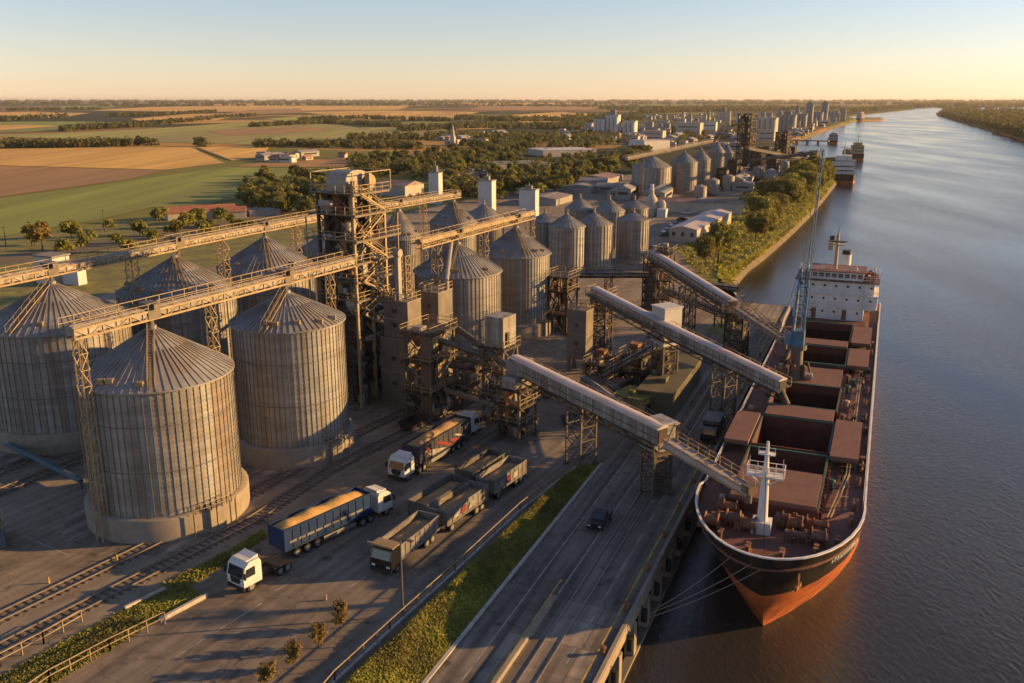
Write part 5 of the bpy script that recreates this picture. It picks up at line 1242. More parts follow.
# superstructure
def superstructure(t_, x0, x1, hw, z0, tiers, th, m='ship_white', big=True):
    z = z0
    for k in range(tiers):
        ins = .0 if k < tiers-1 else .7
        b = MB(); b.box(x0+ins*.4,x1-ins,-hw+(2.2 if (k == 0 and big) else 0)+ins,hw-ins,z,z+th-.14); b.build('deckhouse', m, t_)
        b = MB(); b.box(x0-.25,x1+.6,-hw-.1,hw+.1,z+th-.14,z+th); b.build('deck_plate', 'red_deck' if k == tiers-1 else m, t_)
        if big:
            for j in range(7):
                y = -hw+1.2+(2*hw-2.4)*j/6
                if k == 0 and y < -hw+2.6: continue
                b = MB(); b.cyl((x0-.02,y,z+1.5),(x0+.1,y,z+1.5),.22,n=10); b.build('porthole', 'window', t_)
        z += th
    return z
zt = superstructure(ship, 102.5, 112, 7.35, DZ, 3, 2.45)
for k in range(1,3):
    z = DZ+2.45*k; b = MB(); b.rail([(102.3,-7.2,z),(102.3,7.2,z)],.9,1.4,.05); b.build('tier_railing', 'ship_white', ship)
for y, w_ in ((-2.2,.8),(3.2,.8)): b = MB(); b.box(102.44,102.52,y,y+w_,DZ+.1,DZ+2.0); b.build('door', 'cover_red', ship)
for k in range(9):
    b = MB(); x = 103+k; b.box(x,x+.6,-6.8+R.uniform(0,1),-6.2+R.uniform(0,2),zt,zt+R.uniform(.5,1.2)); b.build('deck_locker', R.choice(('mast_buff','rust','ship_white','cover_red')), ship)
R = random.Random(61)
for k in range(46):                                # hatch gear, valves, lockers and stores along the deck
    s = R.uniform(14,100); t = R.choice((R.uniform(4.2,7.4), R.uniform(4.2,7.4), R.uniform(-7.4,-5.2)))
    if 27 < s < 41 and (t > 3.9 or t < -5): t = 7.4 if t > 0 else -7.7
    b = MB(); q = R.random(); w_ = R.uniform(.25,.55)
    if q < .4: b.box(s-w_,s+w_,-t-w_*.7,-t+w_*.7,DZ,DZ+R.uniform(.4,1.1)); nm = 'deck_locker'
    elif q < .7: b.cyl((s-w_*1.6,-t,DZ+.4),(s+w_*1.6,-t,DZ+.4),.18,n=8); b.cyl((s,-t,DZ),(s,-t,DZ+.9),.1,n=8); nm = 'valve'
    else: b.bar((s,-t,DZ),(s,-t,DZ+1.3),.14); b.bar((s-.4,-t,DZ+1.2),(s+.4,-t,DZ+1.2),.1); nm = 'deck_post'
    b.build(nm, R.choice(('rust','mast_buff','ship_green','dark_steel','cover_red')), ship)
b = MB(); b.box(103.6,110.5,-4.6,4.6,zt,zt+1.5); br = b.build('wheelhouse', 'ship_white', ship)
b = MB()
for k in range(8): y = -4.0+k*1.14; b.box(103.54,103.62,y-.42,y+.42,zt+.5,zt+1.15)
b.build('bridge_window', 'window', br)
b = MB(); b.box(103.2,111,-5,5,zt+1.5,zt+1.65); b.build('bridge_roof', 'cover_red', br)
b = MB(); b.rail([(102.4,-7.3,zt),(102.4,7.3,zt),(112,7.3,zt)],1.,1.5,.06); b.rail([(102.4,-7.3,zt),(112,-7.3,zt),(112,7.3,zt)],1.,1.5,.06); b.rail([(103.3,-4.9,zt+1.65),(103.3,4.9,zt+1.65)],.9,1.3,.05); b.build('bridge_railing', 'ship_white', ship)
b = MB(); b.cyl((106,.6,zt+1.6),(106,.6,zt+8.4),.38,.26,n=12); b.box(105.4,106.6,-.6,1.8,zt+6.2,zt+6.35); b.bar((106,-1.2,zt+7),(106,2.4,zt+7),.14); b.cyl((106,.6,zt+8.3),(106,.6,zt+9.6),.09,n=6); b.box(105.6,106.5,1.3,2.2,zt+5.2,zt+6.6); m_ = b.build('radar_mast', 'mast_buff', ship)
b = MB(); b.box(105.7,105.9,-.9,2.1,zt+6.7,zt+6.9); b.box(105.2,106.2,1.2,2.0,zt+7.2,zt+7.9); b.build('radar', 'dark_steel', m_)
b = MB(); b.cyl((113.4,-1,DZ),(113.4,-1,zt+3.4),.95,.85,n=20); b.build('funnel', 'ship_white', ship)
b = MB(); b.cyl((113.4,-1,zt+3.4),(113.4,-1,zt+4.2),.95,.8,n=20); b.build('funnel_cap', 'dark_steel', ship)
for y in (-6.4,-3.2,3.,5.4,6.8): b = MB(); b.cyl((104+abs(y)*.3,y,zt),(104+abs(y)*.3,y,zt+2.7),.06,n=6); b.cyl((104+abs(y)*.3,y,zt+1.8),(104+abs(y)*.3,y,zt+2.3),.22,n=8); b.build('antenna', 'ship_white', ship)
b = MB(); b.box(103,105,-7.1,-5.4,DZ+2.5,DZ+3.9); b.build('lifeboat', 'red_sign', ship)
b = MB()
for y in (-7.2,-5.3): b.bar((102.7,y,DZ),(102.7,y,DZ+4.9),.16)
b.box(102.6,112,-7.3,-5.0,DZ,DZ+.05) if False else None
b.build('stanchion', 'mast_buff', ship)
b = MB(); b.box(112,120,-6.4,6.4,DZ,DZ+2.2); b.build('poop_deckhouse', 'ship_white', ship)
# blue luffing crane standing on deck between the holds
cr = thing('deck_crane', 'tall blue luffing crane standing on the ship deck with its slim jib raised almost upright', 'crane', (*sh(58.2,-2.7),DZ), SA)
b = MB(); b.cyl((0,0,0),(0,0,5.4),1.0,.85,n=18); b.cyl((0,0,5.4),(0,0,6.0),1.3,n=18); b.build('pedestal', 'grey_steel', cr)
b = MB(); b.box(-1.0,1.0,-.85,.85,6.0,8.2); b.build('machine_house', 'crane_blue', cr)
b = MB(); b.box(-1.4,-.6,.85,1.7,6.2,7.8); b.build('operator_cab', 'crane_blue', cr)
b = MB()
for y in (-.7,.7): b.bar((-.6,y,8.2),(.1,y*.55,17.0),.32,.36); b.bar((.9,y,8.2),(.2,y*.55,17.2),.18,.18)
for k in range(6): z = 9.5+k*1.25; b.bar((-.4,-.8,z),(-.4,.8,z),.12); b.bar((-.4,-.8,z),(-.3,.8,z+1.25),.1)
b.build('a_frame', 'crane_blue', cr)
b = MB(); J0 = Vector((-1.0,-.5,8.0)); J1 = Vector((1.6,-1.0,33.5)); ex = Vector((0,1,0)); ey = Vector((1,0,0))
cor = [(-.24,-.2),(.24,-.2),(.24,.2),(-.24,.2)]
for u, v in cor: b.bar(J0+ex*u+ey*v, J1+ex*u*.45+ey*v*.45, .08)
for k in range(22):
    f = k/22; f2 = (k+1)/22; p = J0.lerp(J1,f); q = J0.lerp(J1,f2); w1 = 1-.55*f
    for j in range(4): u = cor[j]; v = cor[(j+1)%4]; b.bar(p+(ex*u[0]+ey*u[1])*w1, q+(ex*v[0]+ey*v[1])*w1, .045)
b.build('jib', 'crane_blue', cr)
b = MB()
for y in (-.3,.3): b.bar((.2,y,17.2),J1+Vector((0,y,0)),.06); b.bar((.9,y,8.4),(.2,y,17.2),.06)
b.bar(J1,J1+Vector((-2.2,0,-28)),.05); b.bar((0,.5,17),(-8,4,1.),.05); b.build('cable', 'dark_steel', cr)
clutter(cr, -2,2,-2,2,1.2,6.2,9,seed=3,sz=.7)
# mooring ropes with sag
for lab, a_, c_ in [('upper mooring rope from the quay to the bow', (*G(655,612),.3), (*sh(3.6,-2.4),5.3)), ('mooring rope reaching the middle of the bow, left one of the close pair', (*G(650,616,-.2),.1), (*sh(2.2,-.8),5.2)), ('lower mooring rope of the close pair under the bow', (*G(647,620,-.4),-.2), (*sh(2.2,.3),5.0))]:
    b = MB(); A_ = Vector(a_); C_ = Vector(c_)
    for k in range(14):
        f = k/14; g_ = (k+1)/14; b.cyl(A_.lerp(C_,f)-Vector((0,0,1.4*f*(1-f))), A_.lerp(C_,g_)-Vector((0,0,1.4*g_*(1-g_))), .035, n=6, caps=False)
    tag(b.build('mooring_rope','rope'), lab, 'rope')

# ------------------------------------------------------------------ distant ships
def far_ship(label, px, a, L, W, hullc, sup='ship_white', hh=4.5, sh_h=9., at=.06, mast=8, boot='hull_orange'):
    t = thing('cargo_ship', label, 'ship', (*G(*px, WATER), WATER), a)
    prof = [(-.5,0),(-.5,.42),(-.42,.5),(.3,.5),(.42,.36),(.5,0)]
    def strip(z0,z1,m,nm,k0,k1):
        o = [(x*L*k0+L/2,y*W*k0) for x,y in prof]+[(x*L*k0+L/2,-y*W*k0) for x,y in prof[::-1]][1:-1]
        b = MB(); b.prism(o,z0,z1); return b.build(nm,m,t)
    strip(-1,1.3,boot,'hull_bottom',.985,.985); strip(1.3,hh,hullc,'hull_side',1,1)
    b = MB(); b.box(L*at,L*at+L*.13,-W*.44,W*.44,hh,hh+sh_h*.7); b.box(L*at+.5,L*at+L*.11,-W*.3,W*.3,hh+sh_h*.7,hh+sh_h); d = b.build('deckhouse',sup,t)
    b = MB(); b.box(L*at-.3,L*at+L*.135,-W*.49,W*.49,hh+sh_h*.7,hh+sh_h*.7+.25); b.build('bridge_deck','red_deck',d)
    for z in range(2): b = MB(); b.box(L*at-.06,L*at+.02,-W*.38,W*.38,hh+1.6+z*2.6,hh+2.3+z*2.6); b.build('window','window',d)
    b = MB(); b.cyl((L*at+4,0,hh+sh_h),(L*at+4,0,hh+sh_h+mast),.35,.15,n=8); b.bar((L*at+4,-W*.15,hh+sh_h+mast*.6),(L*at+4,W*.15,hh+sh_h+mast*.6),.25); b.build('mast','mast_buff',t)
    b = MB(); b.cyl((L*at+L*.16,0,hh),(L*at+L*.16,0,hh+sh_h*.95),W*.1,n=12); b.build('funnel','dark_steel',t)
    for k in range(4): x = L*(.3+k*.15); b = MB(); b.box(x,x+L*.11,-W*.33,W*.33,hh,hh+1.2); b.build('hatch_cover','cover_red',t)
far_ship('white-housed cargo ship seen stern on, moored beyond the riverside trees', (842,183), 19, 90, 15, 'hull_black', sh_h=11, hh=5)
far_ship('dark cargo ship with a buff deckhouse just beyond the white-housed ship, out in the river', (858,160), 12, 70, 10.5, 'hull_black', sup='mast_buff', sh_h=9, hh=5)
far_ship('small dark ship moored at the far jetty', (833,144), 18, 80, 11, 'hull_black', sup='grey_wall', sh_h=8, hh=4)
far_ship('tiny vessel at the river bend by the end of the far wharf', (857,121), 60, 90, 16, 'hull_black', sup='pale_wall', sh_h=14, hh=6)
# ------------------------------------------------------------------ far jetties, towers, buildings
def pxbox(name, label, cat, xl, xr, yb, yt, m, group=None, dr=.7, a=SA, top=None, roof='flat_roof', win=0, add=None):
    c = G((xl+xr)/2, yb); W_ = (xr-xl)*depth(c[1])/FPX; h = max(2., Zat(c[1], yt)); va = math.degrees(math.atan2(c[0],c[1])); ra = math.radians(a-va)
    w = W_/(math.cos(ra)+dr*abs(math.sin(ra))); d = w*dr
    t = thing(name, label, cat, (*c,0), a, group)
    b = MB(); b.box(0,d,-w/2,w/2,-.2,h); wl = b.build('wall', m, t)
    b = MB(); b.box(-.3,d+.3,-w/2-.3,w/2+.3,h,h+max(.35,h*.02))
    if top: b.box(d*.3,d*.65,-w*.2,w*.2,h+.3,h+top); b.cyl((d*.5,0,h+top),(d*.5,0,h+top*1.6),w*.03+.1,n=6)
    b.build('roof', roof, t)
    if win:
        for k in range(win): z = h*(k+.6)/(win+.3); b = MB(); b.box(-.08,.02,-w*.4,w*.4,z-h*.04,z+h*.04); b.build('window', 'window', wl)
    return t, w, d, h
t, w, d, h = pxbox('headhouse_tower', 'white tower with a pointed vent on its roof behind the rear silos', 'tower', 427,441, 204,173, 'white_wall', top=3., win=0, dr=.8)
pxbox('headhouse_tower', 'white block tower standing on the pale domed silo', 'tower', 476,494, 212,181, 'white_wall', top=1.8, dr=.7)
pxbox('headhouse_tower', 'pale tower at the river end of the tube conveyor, before the trees', 'tower', 517,537, 222,190, 'white_wall', top=1.5, dr=.6)
t = pxbox('control_building', 'white flat roofed building behind the rear conveyor at the left edge', 'building', 30,62, 284,257, 'white_wall', dr=.8)[0]
pxbox('control_building', 'low white annex right of the white building at the left edge', 'building', 60,82, 285,264, 'white_wall', dr=.5)
tb = thing('equipment_tower', 'white rounded dust plant with small domes beside the widest silo of the far row', 'plant', (*G(651,216),0), SA)
b = MB(); b.cyl((0,0,0),(0,0,6.4),2.3,n=20); b.lathe([(2.3,6.4),(2.3,6.6),(1.2,8.4),(.9,8.6),(.9,10),(0,10.2)],20); b.lathe([(2.36,3),(2.5,3.1),(2.36,3.2)],20); b.cyl((1,-4,0),(1,-4,5),1.6,n=14); b.lathe([(1.6,5),(.9,6.2),(0,6.5)],14,(1,-4)); b.build('tank','pale_wall',tb)
b = MB(); b.box(-3,1,-6.5,-3,0,3.2); b.box(-4,-1,1,5,0,2.6); b.build('base_house','white_wall',tb); b = MB(); b.cyl((0,0,10),(0,0,12.5),.7,n=10); b.build('stack','white_wall',tb)
shed('warehouse', 'long low warehouse with a pale roof by the riverside trees', 'warehouse', (696,243), SA+3, 52, 9, 4.2, 'pale_wall', 'gallery_roof', rise=1.0, windows=3)
shed('warehouse', 'rust-roofed warehouse standing across the end of the long riverside warehouse', 'warehouse', (744,212), -70, 42, 10, 4.2, 'pale_wall', 'rust_roof', rise=1.2)
shed('warehouse', 'broad grey-roofed shed behind the small silo cluster, nearest the white plant', 'warehouse', (590,194), SA, 20, 15, 3, 'grey_wall', 'flat_roof', rise=1.2)
shed('warehouse', 'low grey shed left of the widest silo of the far row', 'warehouse', (610,184), SA, 26, 20, 3, 'grey_wall', 'rust_roof', rise=1.2)
shed('warehouse', 'low pale-roofed shed behind the domed silo, left of the block tower', 'warehouse', (556,206), SA, 22, 16, 2.8, 'grey_wall', 'flat_roof', rise=1.)
shed('warehouse', 'rust-roofed long shed at the edge of the trees behind the steel tower', 'warehouse', (424,194), -62, 55, 16, 5, 'pale_wall', 'rust_roof', rise=2)
shed('warehouse', 'flat pale warehouse between the two white towers, among trees', 'warehouse', (446,181), 70, 26, 22, 4.5, 'pale_wall', 'flat_roof', flat=True, doors=3)
shed('warehouse', 'pale warehouse beyond the trees at the right of the block tower', 'warehouse', (498,172), 70, 36, 30, 4.5, 'pale_wall', 'flat_roof', flat=True)
shed('warehouse', 'long white-roofed warehouse past the tree belt', 'warehouse', (543,157), 72, 46, 36, 5, 'pale_wall', 'white_wall', flat=True, doors=4)
shed('warehouse', 'white warehouse at the end of the tree belt, left of the far silo row', 'warehouse', (644,153), 60, 28, 22, 10, 'white_wall', 'gallery_roof', flat=True)
shed('farm_house', 'low farmhouse with a broad red tile roof at the edge of the green field', 'house', (168,221), 62, 26, 11, 2.6, 'pale_wall', 'tile_roof', rise=2.2, windows=3)
shed('farm_house', 'smaller red-roofed house beside the broad farmhouse', 'house', (222,219), 75, 9, 8, 2.6, 'pale_wall', 'tile_roof', rise=1.8)
shed('warehouse', 'dark low sheds at the foot of the trees beside the farmhouse', 'warehouse', (250,217), 65, 12, 8, 2.2, 'grey_wall', 'flat_roof', flat=True)
# dark lattice towers and conveyors by the far row
def far_tower(label, px, w, yt, m='dark_steel', core=True, seed=1):
    c = G(*px); h = Zat(c[1], yt); t = thing('lattice_tower', label, 'tower', (*c,0), SA+10)
    truss_parts(t, w, w*.8, h, 9, m, leg=.6, br=.35)
    if core: b = MB(); b.box(-w*.22,w*.02,-w*.16,w*.1,0,h*.96); b.box(w*.15,w*.35,-w*.2,w*.1,0,h*.6); b.build('elevator_shaft', m, t)
    for k in range(1,7): b = MB(); z = h*k/6; b.box(-w*.62,w*.62,-w*.5,w*.5,z-.25,z); b.build('platform', m, t)
    clutter(t, -w*.5,w*.5,-w*.4,w*.4,2,h,16,ms=('dark_steel','grey_steel','rust'),seed=seed,sz=2.)
far_tower('tallest dark lattice tower beside the far silo row', (744,172), 10, 114, seed=2)
far_tower('dark lattice tower at the river bank beyond the far silo row', (781,170), 9, 132, seed=3)
far_tower('thin dark tower standing at the water by the white-housed ship', (813,170), 5, 151, seed=4)
far_tower('squat dark lattice tower between the two dark towers', (764,172), 8, 147, seed=5)
for i, (px, w_, yt) in enumerate([((756,179),7,151),((772,177),6,150),((791,169),5,147),((733,184),6,160),((801,167),4,152),((722,188),5,168)]):
    far_tower(['open dark steel tower between the two tallest dark towers','open dark steel tower at the foot of the river bank tower','thin open steel tower right of the river bank tower','open steel tower at the end of the far silo row','small open tower near the thin tower at the water','low open steel frame before the far silo row'][i], px, w_, yt, core=i%2==0, seed=50+i)
for i, (px, r, h_) in enumerate([((712,192),3.4,6),((728,190),3,7),((742,186),3.6,6),((757,184),2.6,9),((770,181),3.2,6),((784,175),2.6,8),((700,197),3,5)]):
    b = MB(); b.cyl((0,0,0),(0,0,h_),r,n=20); b.cyl((0,0,h_),(0,0,h_+r*.35),r,.1,n=20); o = b.build('storage_tank', 'galv'); o.location = (*G(*px),0); tag(o, 'small round storage tank in the steelworks between the far silos and the river', 'tank', 'storage tanks by the far silos')
for lab, p, q in [('conveyor bridge over the roofs of the far silo row', (*G(626,158,21),21), (*G(712,140.5,23),23)), ('long dark conveyor sloping from the tallest dark tower to the river', (*G(748,148,20),20), (*G(812,160,9),9)), ('higher dark conveyor sloping to the thin tower at the water', (*G(752,160,12),12), (*G(815,152,22),22)), ('dark pipe bridge level with the water at the white-housed ship', (*G(765,160,8),8), (*G(828,160,7),7))]:
    conveyor(lab, p, q, m='dark_steel' if 'dark' in lab else 'grey_steel', w=1.4, hgt=.9, supports=[(20,0)])
def jetty(label, p, q, z=0):
    P, L, dz, a = frame3((*p,z),(*q,z)); t = thing('jetty', label, 'jetty', (P.x,P.y,0), a)
    b = MB(); b.box(0,L,-4,4,z-1.2,z); b.build('deck','concrete_dark',t)
    for k in range(int(L/12)+1):
        for y in (-3,3): b = MB(); b.cyl((k*12,y,WATER-2),(k*12,y,z-1.2),.7,n=8); b.build('pile','concrete_dark',t)
jetty('thin far jetty reaching out to the small dark ship', G(786,139.5), G(829,140.5))
jetty('jetty at the white-housed ship below the dark conveyors', G(800,163), G(828,166))
# grain elevator blocks of the far port
far = [('grain_elevator','pale low elevator block leftmost of the distant white group',583,593,132,123,'pale_wall',0),('grain_elevator','white silo block between the low block and the tallest white block of the distant group',592,605,135,119,'white_wall',2),
 ('grain_elevator','tallest white elevator block of the distant group, with a spire on its roof',604,619,135,115,'white_wall',6),('grain_elevator','white block right of the tallest one in the distant group',621,636,135,121,'white_wall',0),
 ('factory_building','long pale factory with a flat roof in the distant town',674,701,136,123,'pale_wall',0),('grain_elevator','pale block with a tall spire above the distant town',717,728,122,112,'pale_wall',8),
 ('grain_elevator','row of pale silos behind the tallest dark tower',748,776,133,118,'pale_wall',0),('grain_elevator','grey silo block of the far port with a narrow headhouse',777,795,131,115,'grey_wall',5),
 ('grain_elevator','grey silo row right of the headhouse block at the far port',795,806,127,114,'grey_wall',0),('grain_elevator','slender tall tower left of the two at the far wharf',804,812,126,104,'grey_wall',4),
 ('grain_elevator','low silo row between the two slender towers at the far wharf',811,822,124,112,'grey_wall',0),('grain_elevator','slender tall tower rightmost of the two at the far wharf',820,827,122,103,'grey_wall',4),
 ('grain_elevator','last silo row at the end of the far wharf',826,838,120,111,'grey_wall',0),('factory_building','white factory block left of the row of pale silos',702,716,134,122,'white_wall',0),
 ('factory_building','pale stepped factory before the grey silo block',757,774,141,130,'pale_wall',0),('water_tower','thin concrete water tower in the distant town, left of the spire block',681,684,122,112,'pale_wall',0),('factory_building','broad low factory below the distant white group',640,664,140,131,'pale_wall',0)]
for nm, lab, xl, xr, yb, yt, m, top in far:
    t, w, d, h = pxbox(nm, lab, 'building' if nm != 'grain_elevator' else 'grain elevator', xl, xr, yb, yt, m, top=top or None, win=2 if nm == 'factory_building' else 0)
    if nm == 'grain_elevator':                      # cylinder fronts of the bins
        b = MB(); n = max(3, int(w/6)); r = w/n/2
        for k in range(n): b.cyl((-.2,-w/2+r*(2*k+1),0),(-.2,-w/2+r*(2*k+1),h*.9),r*.96,n=14)
        b.build('bin_front', m, t)
# more bins, mills and masts of the far port, each a block of its own
R = random.Random(29)
for k in range(34):
    xc = R.uniform(640,800); f = (xc-640)/160; yb = R.uniform(126,137)-f*7; hp = R.choice((5,6,7,8,9,12,15)); w_ = R.uniform(4,11) if hp < 12 else R.uniform(3,5)
    pxbox('grain_elevator', ['pale mill or silo block in the crowded far port','dark grey mill or silo block in the crowded far port'][k%2], 'grain elevator', xc-w_/2, xc+w_/2, yb, yb-hp, ['pale_wall','grey_wall'][k%2], group=['pale blocks of the far port','dark blocks of the far port'][k%2], top=3. if hp > 8 else None)
for k in range(16):
    xc = R.uniform(795,845); f = (xc-795)/50; yb = R.uniform(123,128)-f*7; hp = R.choice((5,6,8,10)); w_ = R.uniform(3,7)
    pxbox('grain_elevator', 'grey block along the far wharf', 'grain elevator', xc-w_/2, xc+w_/2, yb, yb-hp, 'grey_wall', group='grey blocks of the far wharf', top=3. if hp > 7 else None)
# church spire among the trees
c = G(453,146); t = thing('church_tower', 'slender pale church spire rising out of the trees beyond the white towers', 'church', (*c,0), 20)
b = MB(); b.box(-2.2,2.2,-2.2,2.2,0,9); b.box(2.2,16,-4,4,0,6); b.build('wall','pale_wall',t); b = MB(); b.cyl((0,0,9),(0,0,Zat(c[1],124)),2.6,.2,n=8); b.build('spire','pale_wall',t)
# houses of the distant town
protos = []
for k, (L_, W_, h_, m, rf, lab) in enumerate([(14,9,4.5,'pale_wall','tile_roof','small pale house with a red roof in the distant town'),(20,12,6,'white_wall','flat_roof','white flat-roofed house in the distant town'),(30,16,7,'grey_wall','galv','grey shed with a metal roof in the distant town'),(12,12,12,'pale_wall','flat_roof','pale apartment block in the distant town')]):
    L_, W_, h_ = L_*.55, W_*.55, h_*.55
    t = thing('town_house', lab, 'house', (0,0,0), 0, ['red-roofed houses of the distant town','white houses of the distant town','grey sheds of the distant town','apartment blocks of the distant town'][k])
    b = MB(); b.box(-L_/2,L_/2,-W_/2,W_/2,-.3,h_); b.build('wall',m,t); b = MB()
    if rf in ('tile_roof','galv'): b.gable(-L_/2,L_/2,-W_/2,W_/2,h_,1.5)
    else: b.box(-L_/2-.2,L_/2+.2,-W_/2-.2,W_/2+.2,h_,h_+.5)
    b.build('roof',rf,t); b = MB()
    for s in (-1,1): b.box(-L_*.35,L_*.35,s*W_/2-.04,s*W_/2+.04,h_*.45,h_*.75)
    b.box(-L_/2-.04,-L_/2+.04,-W_*.3,W_*.3,h_*.45,h_*.75); b.build('window','window',t); protos.append((t, kids(t)))
used = set(); R = random.Random(17)
spots = []
for P, n, w in [([(560,128),(640,126),(700,128),(760,140),(735,150),(660,150),(600,142),(560,142)],130,(4,3,3,2)),([(640,116),(740,114),(775,118),(760,124),(660,124)],64,(3,3,3,3)),([(256,158),(330,152),(345,158),(256,165)],16,(4,3,2,0)),([(440,140),(512,132),(530,142),(455,149)],24,(4,3,2,0)),([(775,133),(825,124),(848,122),(800,137)],14,(1,1,5,2)),([(0,105),(240,102.5),(420,103),(240,107)],10,(1,4,2,0)),([(730,190),(745,178),(790,162),(770,178),(745,194)],8,(1,2,5,0)),([(520,104),(640,104),(600,108)],10,(1,3,2,3)),([(560,200),(600,180),(660,200),(640,206)],6,(0,1,5,0))]:
    for p in scatter(P, n, R): spots.append((p, R.choices(range(4), w)[0]))
for (px, k) in spots:
    t, ch = protos[k]; p = G(*px); a = SA+R.choice((0,90))+R.uniform(-8,8)
    if k not in used: used.add(k); t.location = (*p,0); t.rotation_euler.z = rz(a)
    else: copy_tree(t, p, a, ch=ch, scale=(R.uniform(.7,1.5),R.uniform(.7,1.3),R.uniform(.8,1.4)))

# ------------------------------------------------------------------ trees
def tree_proto(h, r, n, size, m, seed, lobes=9, trunk=.25):
    global rng; rng = np.random.default_rng(seed); t = thing('tree', 'x', 'tree', (0,0,0), 0)
    R = random.Random(seed); b = MB(); zc = h*.35
    b.cyl((0,0,-.1),(R.uniform(-.2,.2),R.uniform(-.2,.2),zc),trunk*h/10,trunk*h/16,n=8)
    for k in range(5): a = 2*PI*k/5+R.uniform(-.4,.4); b.cyl((0,0,zc*.85),(math.cos(a)*r*.6,math.sin(a)*r*.6,zc+h*.3),trunk*h/22,trunk*h/70,n=6)
    b.cyl((0,0,zc),(0,0,h*.8),trunk*h/18,trunk*h/80,n=6); b.build('trunk','bark',t)
    P = []; N = []; per = n//lobes
    for k in range(lobes):
        a = 2*PI*k/lobes*1.9+R.uniform(-.5,.5); q = r*R.uniform(.15,.66); z = h*R.uniform(.36,.8)
        if k == 0: q, z = 0, h*.8
        c = np.array([q*math.cos(a), q*math.sin(a), z]); s = np.array([r*R.uniform(.34,.52)]*2+[h*R.uniform(.12,.2)])
        d = rng.normal(size=(per,3)); d /= np.linalg.norm(d,axis=1)[:,None]; rad = rng.uniform(.45,1.08,per)[:,None]
        P.append(c+d*s*rad); N.append(d*.8+np.array([0,0,.35]))
    P = np.concatenate(P); N = np.concatenate(N); k = P[:,2] > h*.16
    np_mesh('crown', leaf_quads(P[k],N[k],size), int(k.sum()), m, t); return (t, kids(t))
def plant_all(protos, spots, label, group, smin=.8, smax=1.25, R=random.Random(3), cat='tree'):
    used = set()
    for p in spots:
        i = R.randrange(len(protos)); t, ch = protos[i]; s = R.uniform(smin,smax); sc3 = (s*R.uniform(.9,1.15), s*R.uniform(.9,1.15), s); rot = R.uniform(0,360)
        if i not in used and not t.get('placed'):
            used.add(i); t['placed'] = 1; t.location = (*p,0); t.scale = sc3; t.rotation_euler.z = rz(rot); t['label'] = label; t['group'] = group; del t['placed']; t['category'] = cat
            protos[i] = (t, ch); t['done'] = 1
        elif t.get('done'): c = copy_tree(t, p, rot, label, sc3, ch=ch); c['group'] = group
def drop_props():
    for o in bpy.data.objects:
        for k in ('done','placed'):
            if k in o: del o[k]
riv = [tree_proto(12,5.2,5200,.3,'leaf',s,lobes=13) for s in (1,2,3)]
for c_ in riv[2][1]:
    if c_.name.startswith('crown'): c_.data.materials[0] = M['leaf_olive']
px_r = [(718,264),(706,267),(764,238),(760,232),(770,226),(779,220),(768,212),(786,212),(797,208),(806,200),(792,198),(803,192),(814,195),(822,187),(812,184),(827,180),(800,184),(819,177),(785,202),(774,206),(829,172),(790,205),(783,213),(775,219),(809,194),(817,187),(827,182),(795,190),(787,196),(766,226),(755,243),(812,177),(805,181),(779,208),(800,201)]
plant_all(riv, [G(*p) for p in px_r], 'leafy green tree on the grassy river bank', 'riverside trees', .75, 1.3)
band = [tree_proto(7.6,4.0,1300,.4,'leaf_dark',s,lobes=10) for s in (11,12,13,14)]
for (t_, ch_), m_ in zip(band, ('leaf_dark','leaf','leaf_olive','leaf_dark')):
    for c_ in ch_:
        if c_.name.startswith('crown'): c_.data.materials[0] = M[m_]
R = random.Random(8); sp = []
for P, n in [([(238,196),(330,182),(345,190),(335,216),(262,214),(246,205)],60),([(352,158),(440,152),(512,155),(512,165),(430,176),(360,186)],60),([(436,172),(500,172),(560,178),(548,196),(500,206),(445,200)],44),([(520,190),(600,165),(648,148),(650,158),(612,174),(540,200)],78),([(240,172),(330,176),(330,184),(250,186)],8),([(600,168),(648,158),(640,170),(610,178)],10)]:
    sp += [G(*p) for p in scatter(P, n, R)]
plant_all(band, sp, 'round dark green tree in the tree belt behind the silos', 'trees of the belt behind the silos', .75, 1.25)
gold = [tree_proto(9,4.6,1500,.4,'leaf_gold',s) for s in (21,)]
plant_all(gold[:1], [G(*p) for p in [(43,250)]], 'big golden-leaved tree at the left by the dirt road', None, 1.0, 1.05)
for o in list(bpy.data.objects):
    if o.get('group') is None and 'group' in o: del o['group']
scrub = [tree_proto(4.5,2.6,700,.32,'leaf',s) for s in (31,32)]
plant_all(scrub, [G(*p) for p in [(72,238),(92,240),(35,246),(118,246),(140,236),(152,243),(84,250),(186,228),(197,224),(210,228),(222,222),(232,226),(65,254),(110,230),(160,222),(176,236),(240,232),(206,238),(252,232),(128,252)]], 'small bushy tree on the scrub land behind the rear silos', 'small trees on the scrub land', .7, 1.4)
poles = None
for px in [(7,252),(32,246),(105,232)]:
    if poles is None:
        poles = thing('power_pole', 'thin wooden power pole on the scrub land at the left', 'pole', (*G(*px),0), 30, 'power poles on the scrub land')
        b = MB(); b.cyl((0,0,0),(0,0,8),.16,.1,n=8); b.build('pole','bark',poles); b = MB(); b.bar((0,-.9,7.4),(0,.9,7.4),.14); b.build('crossarm','bark',poles)
    else: copy_tree(poles, G(*px), 25)
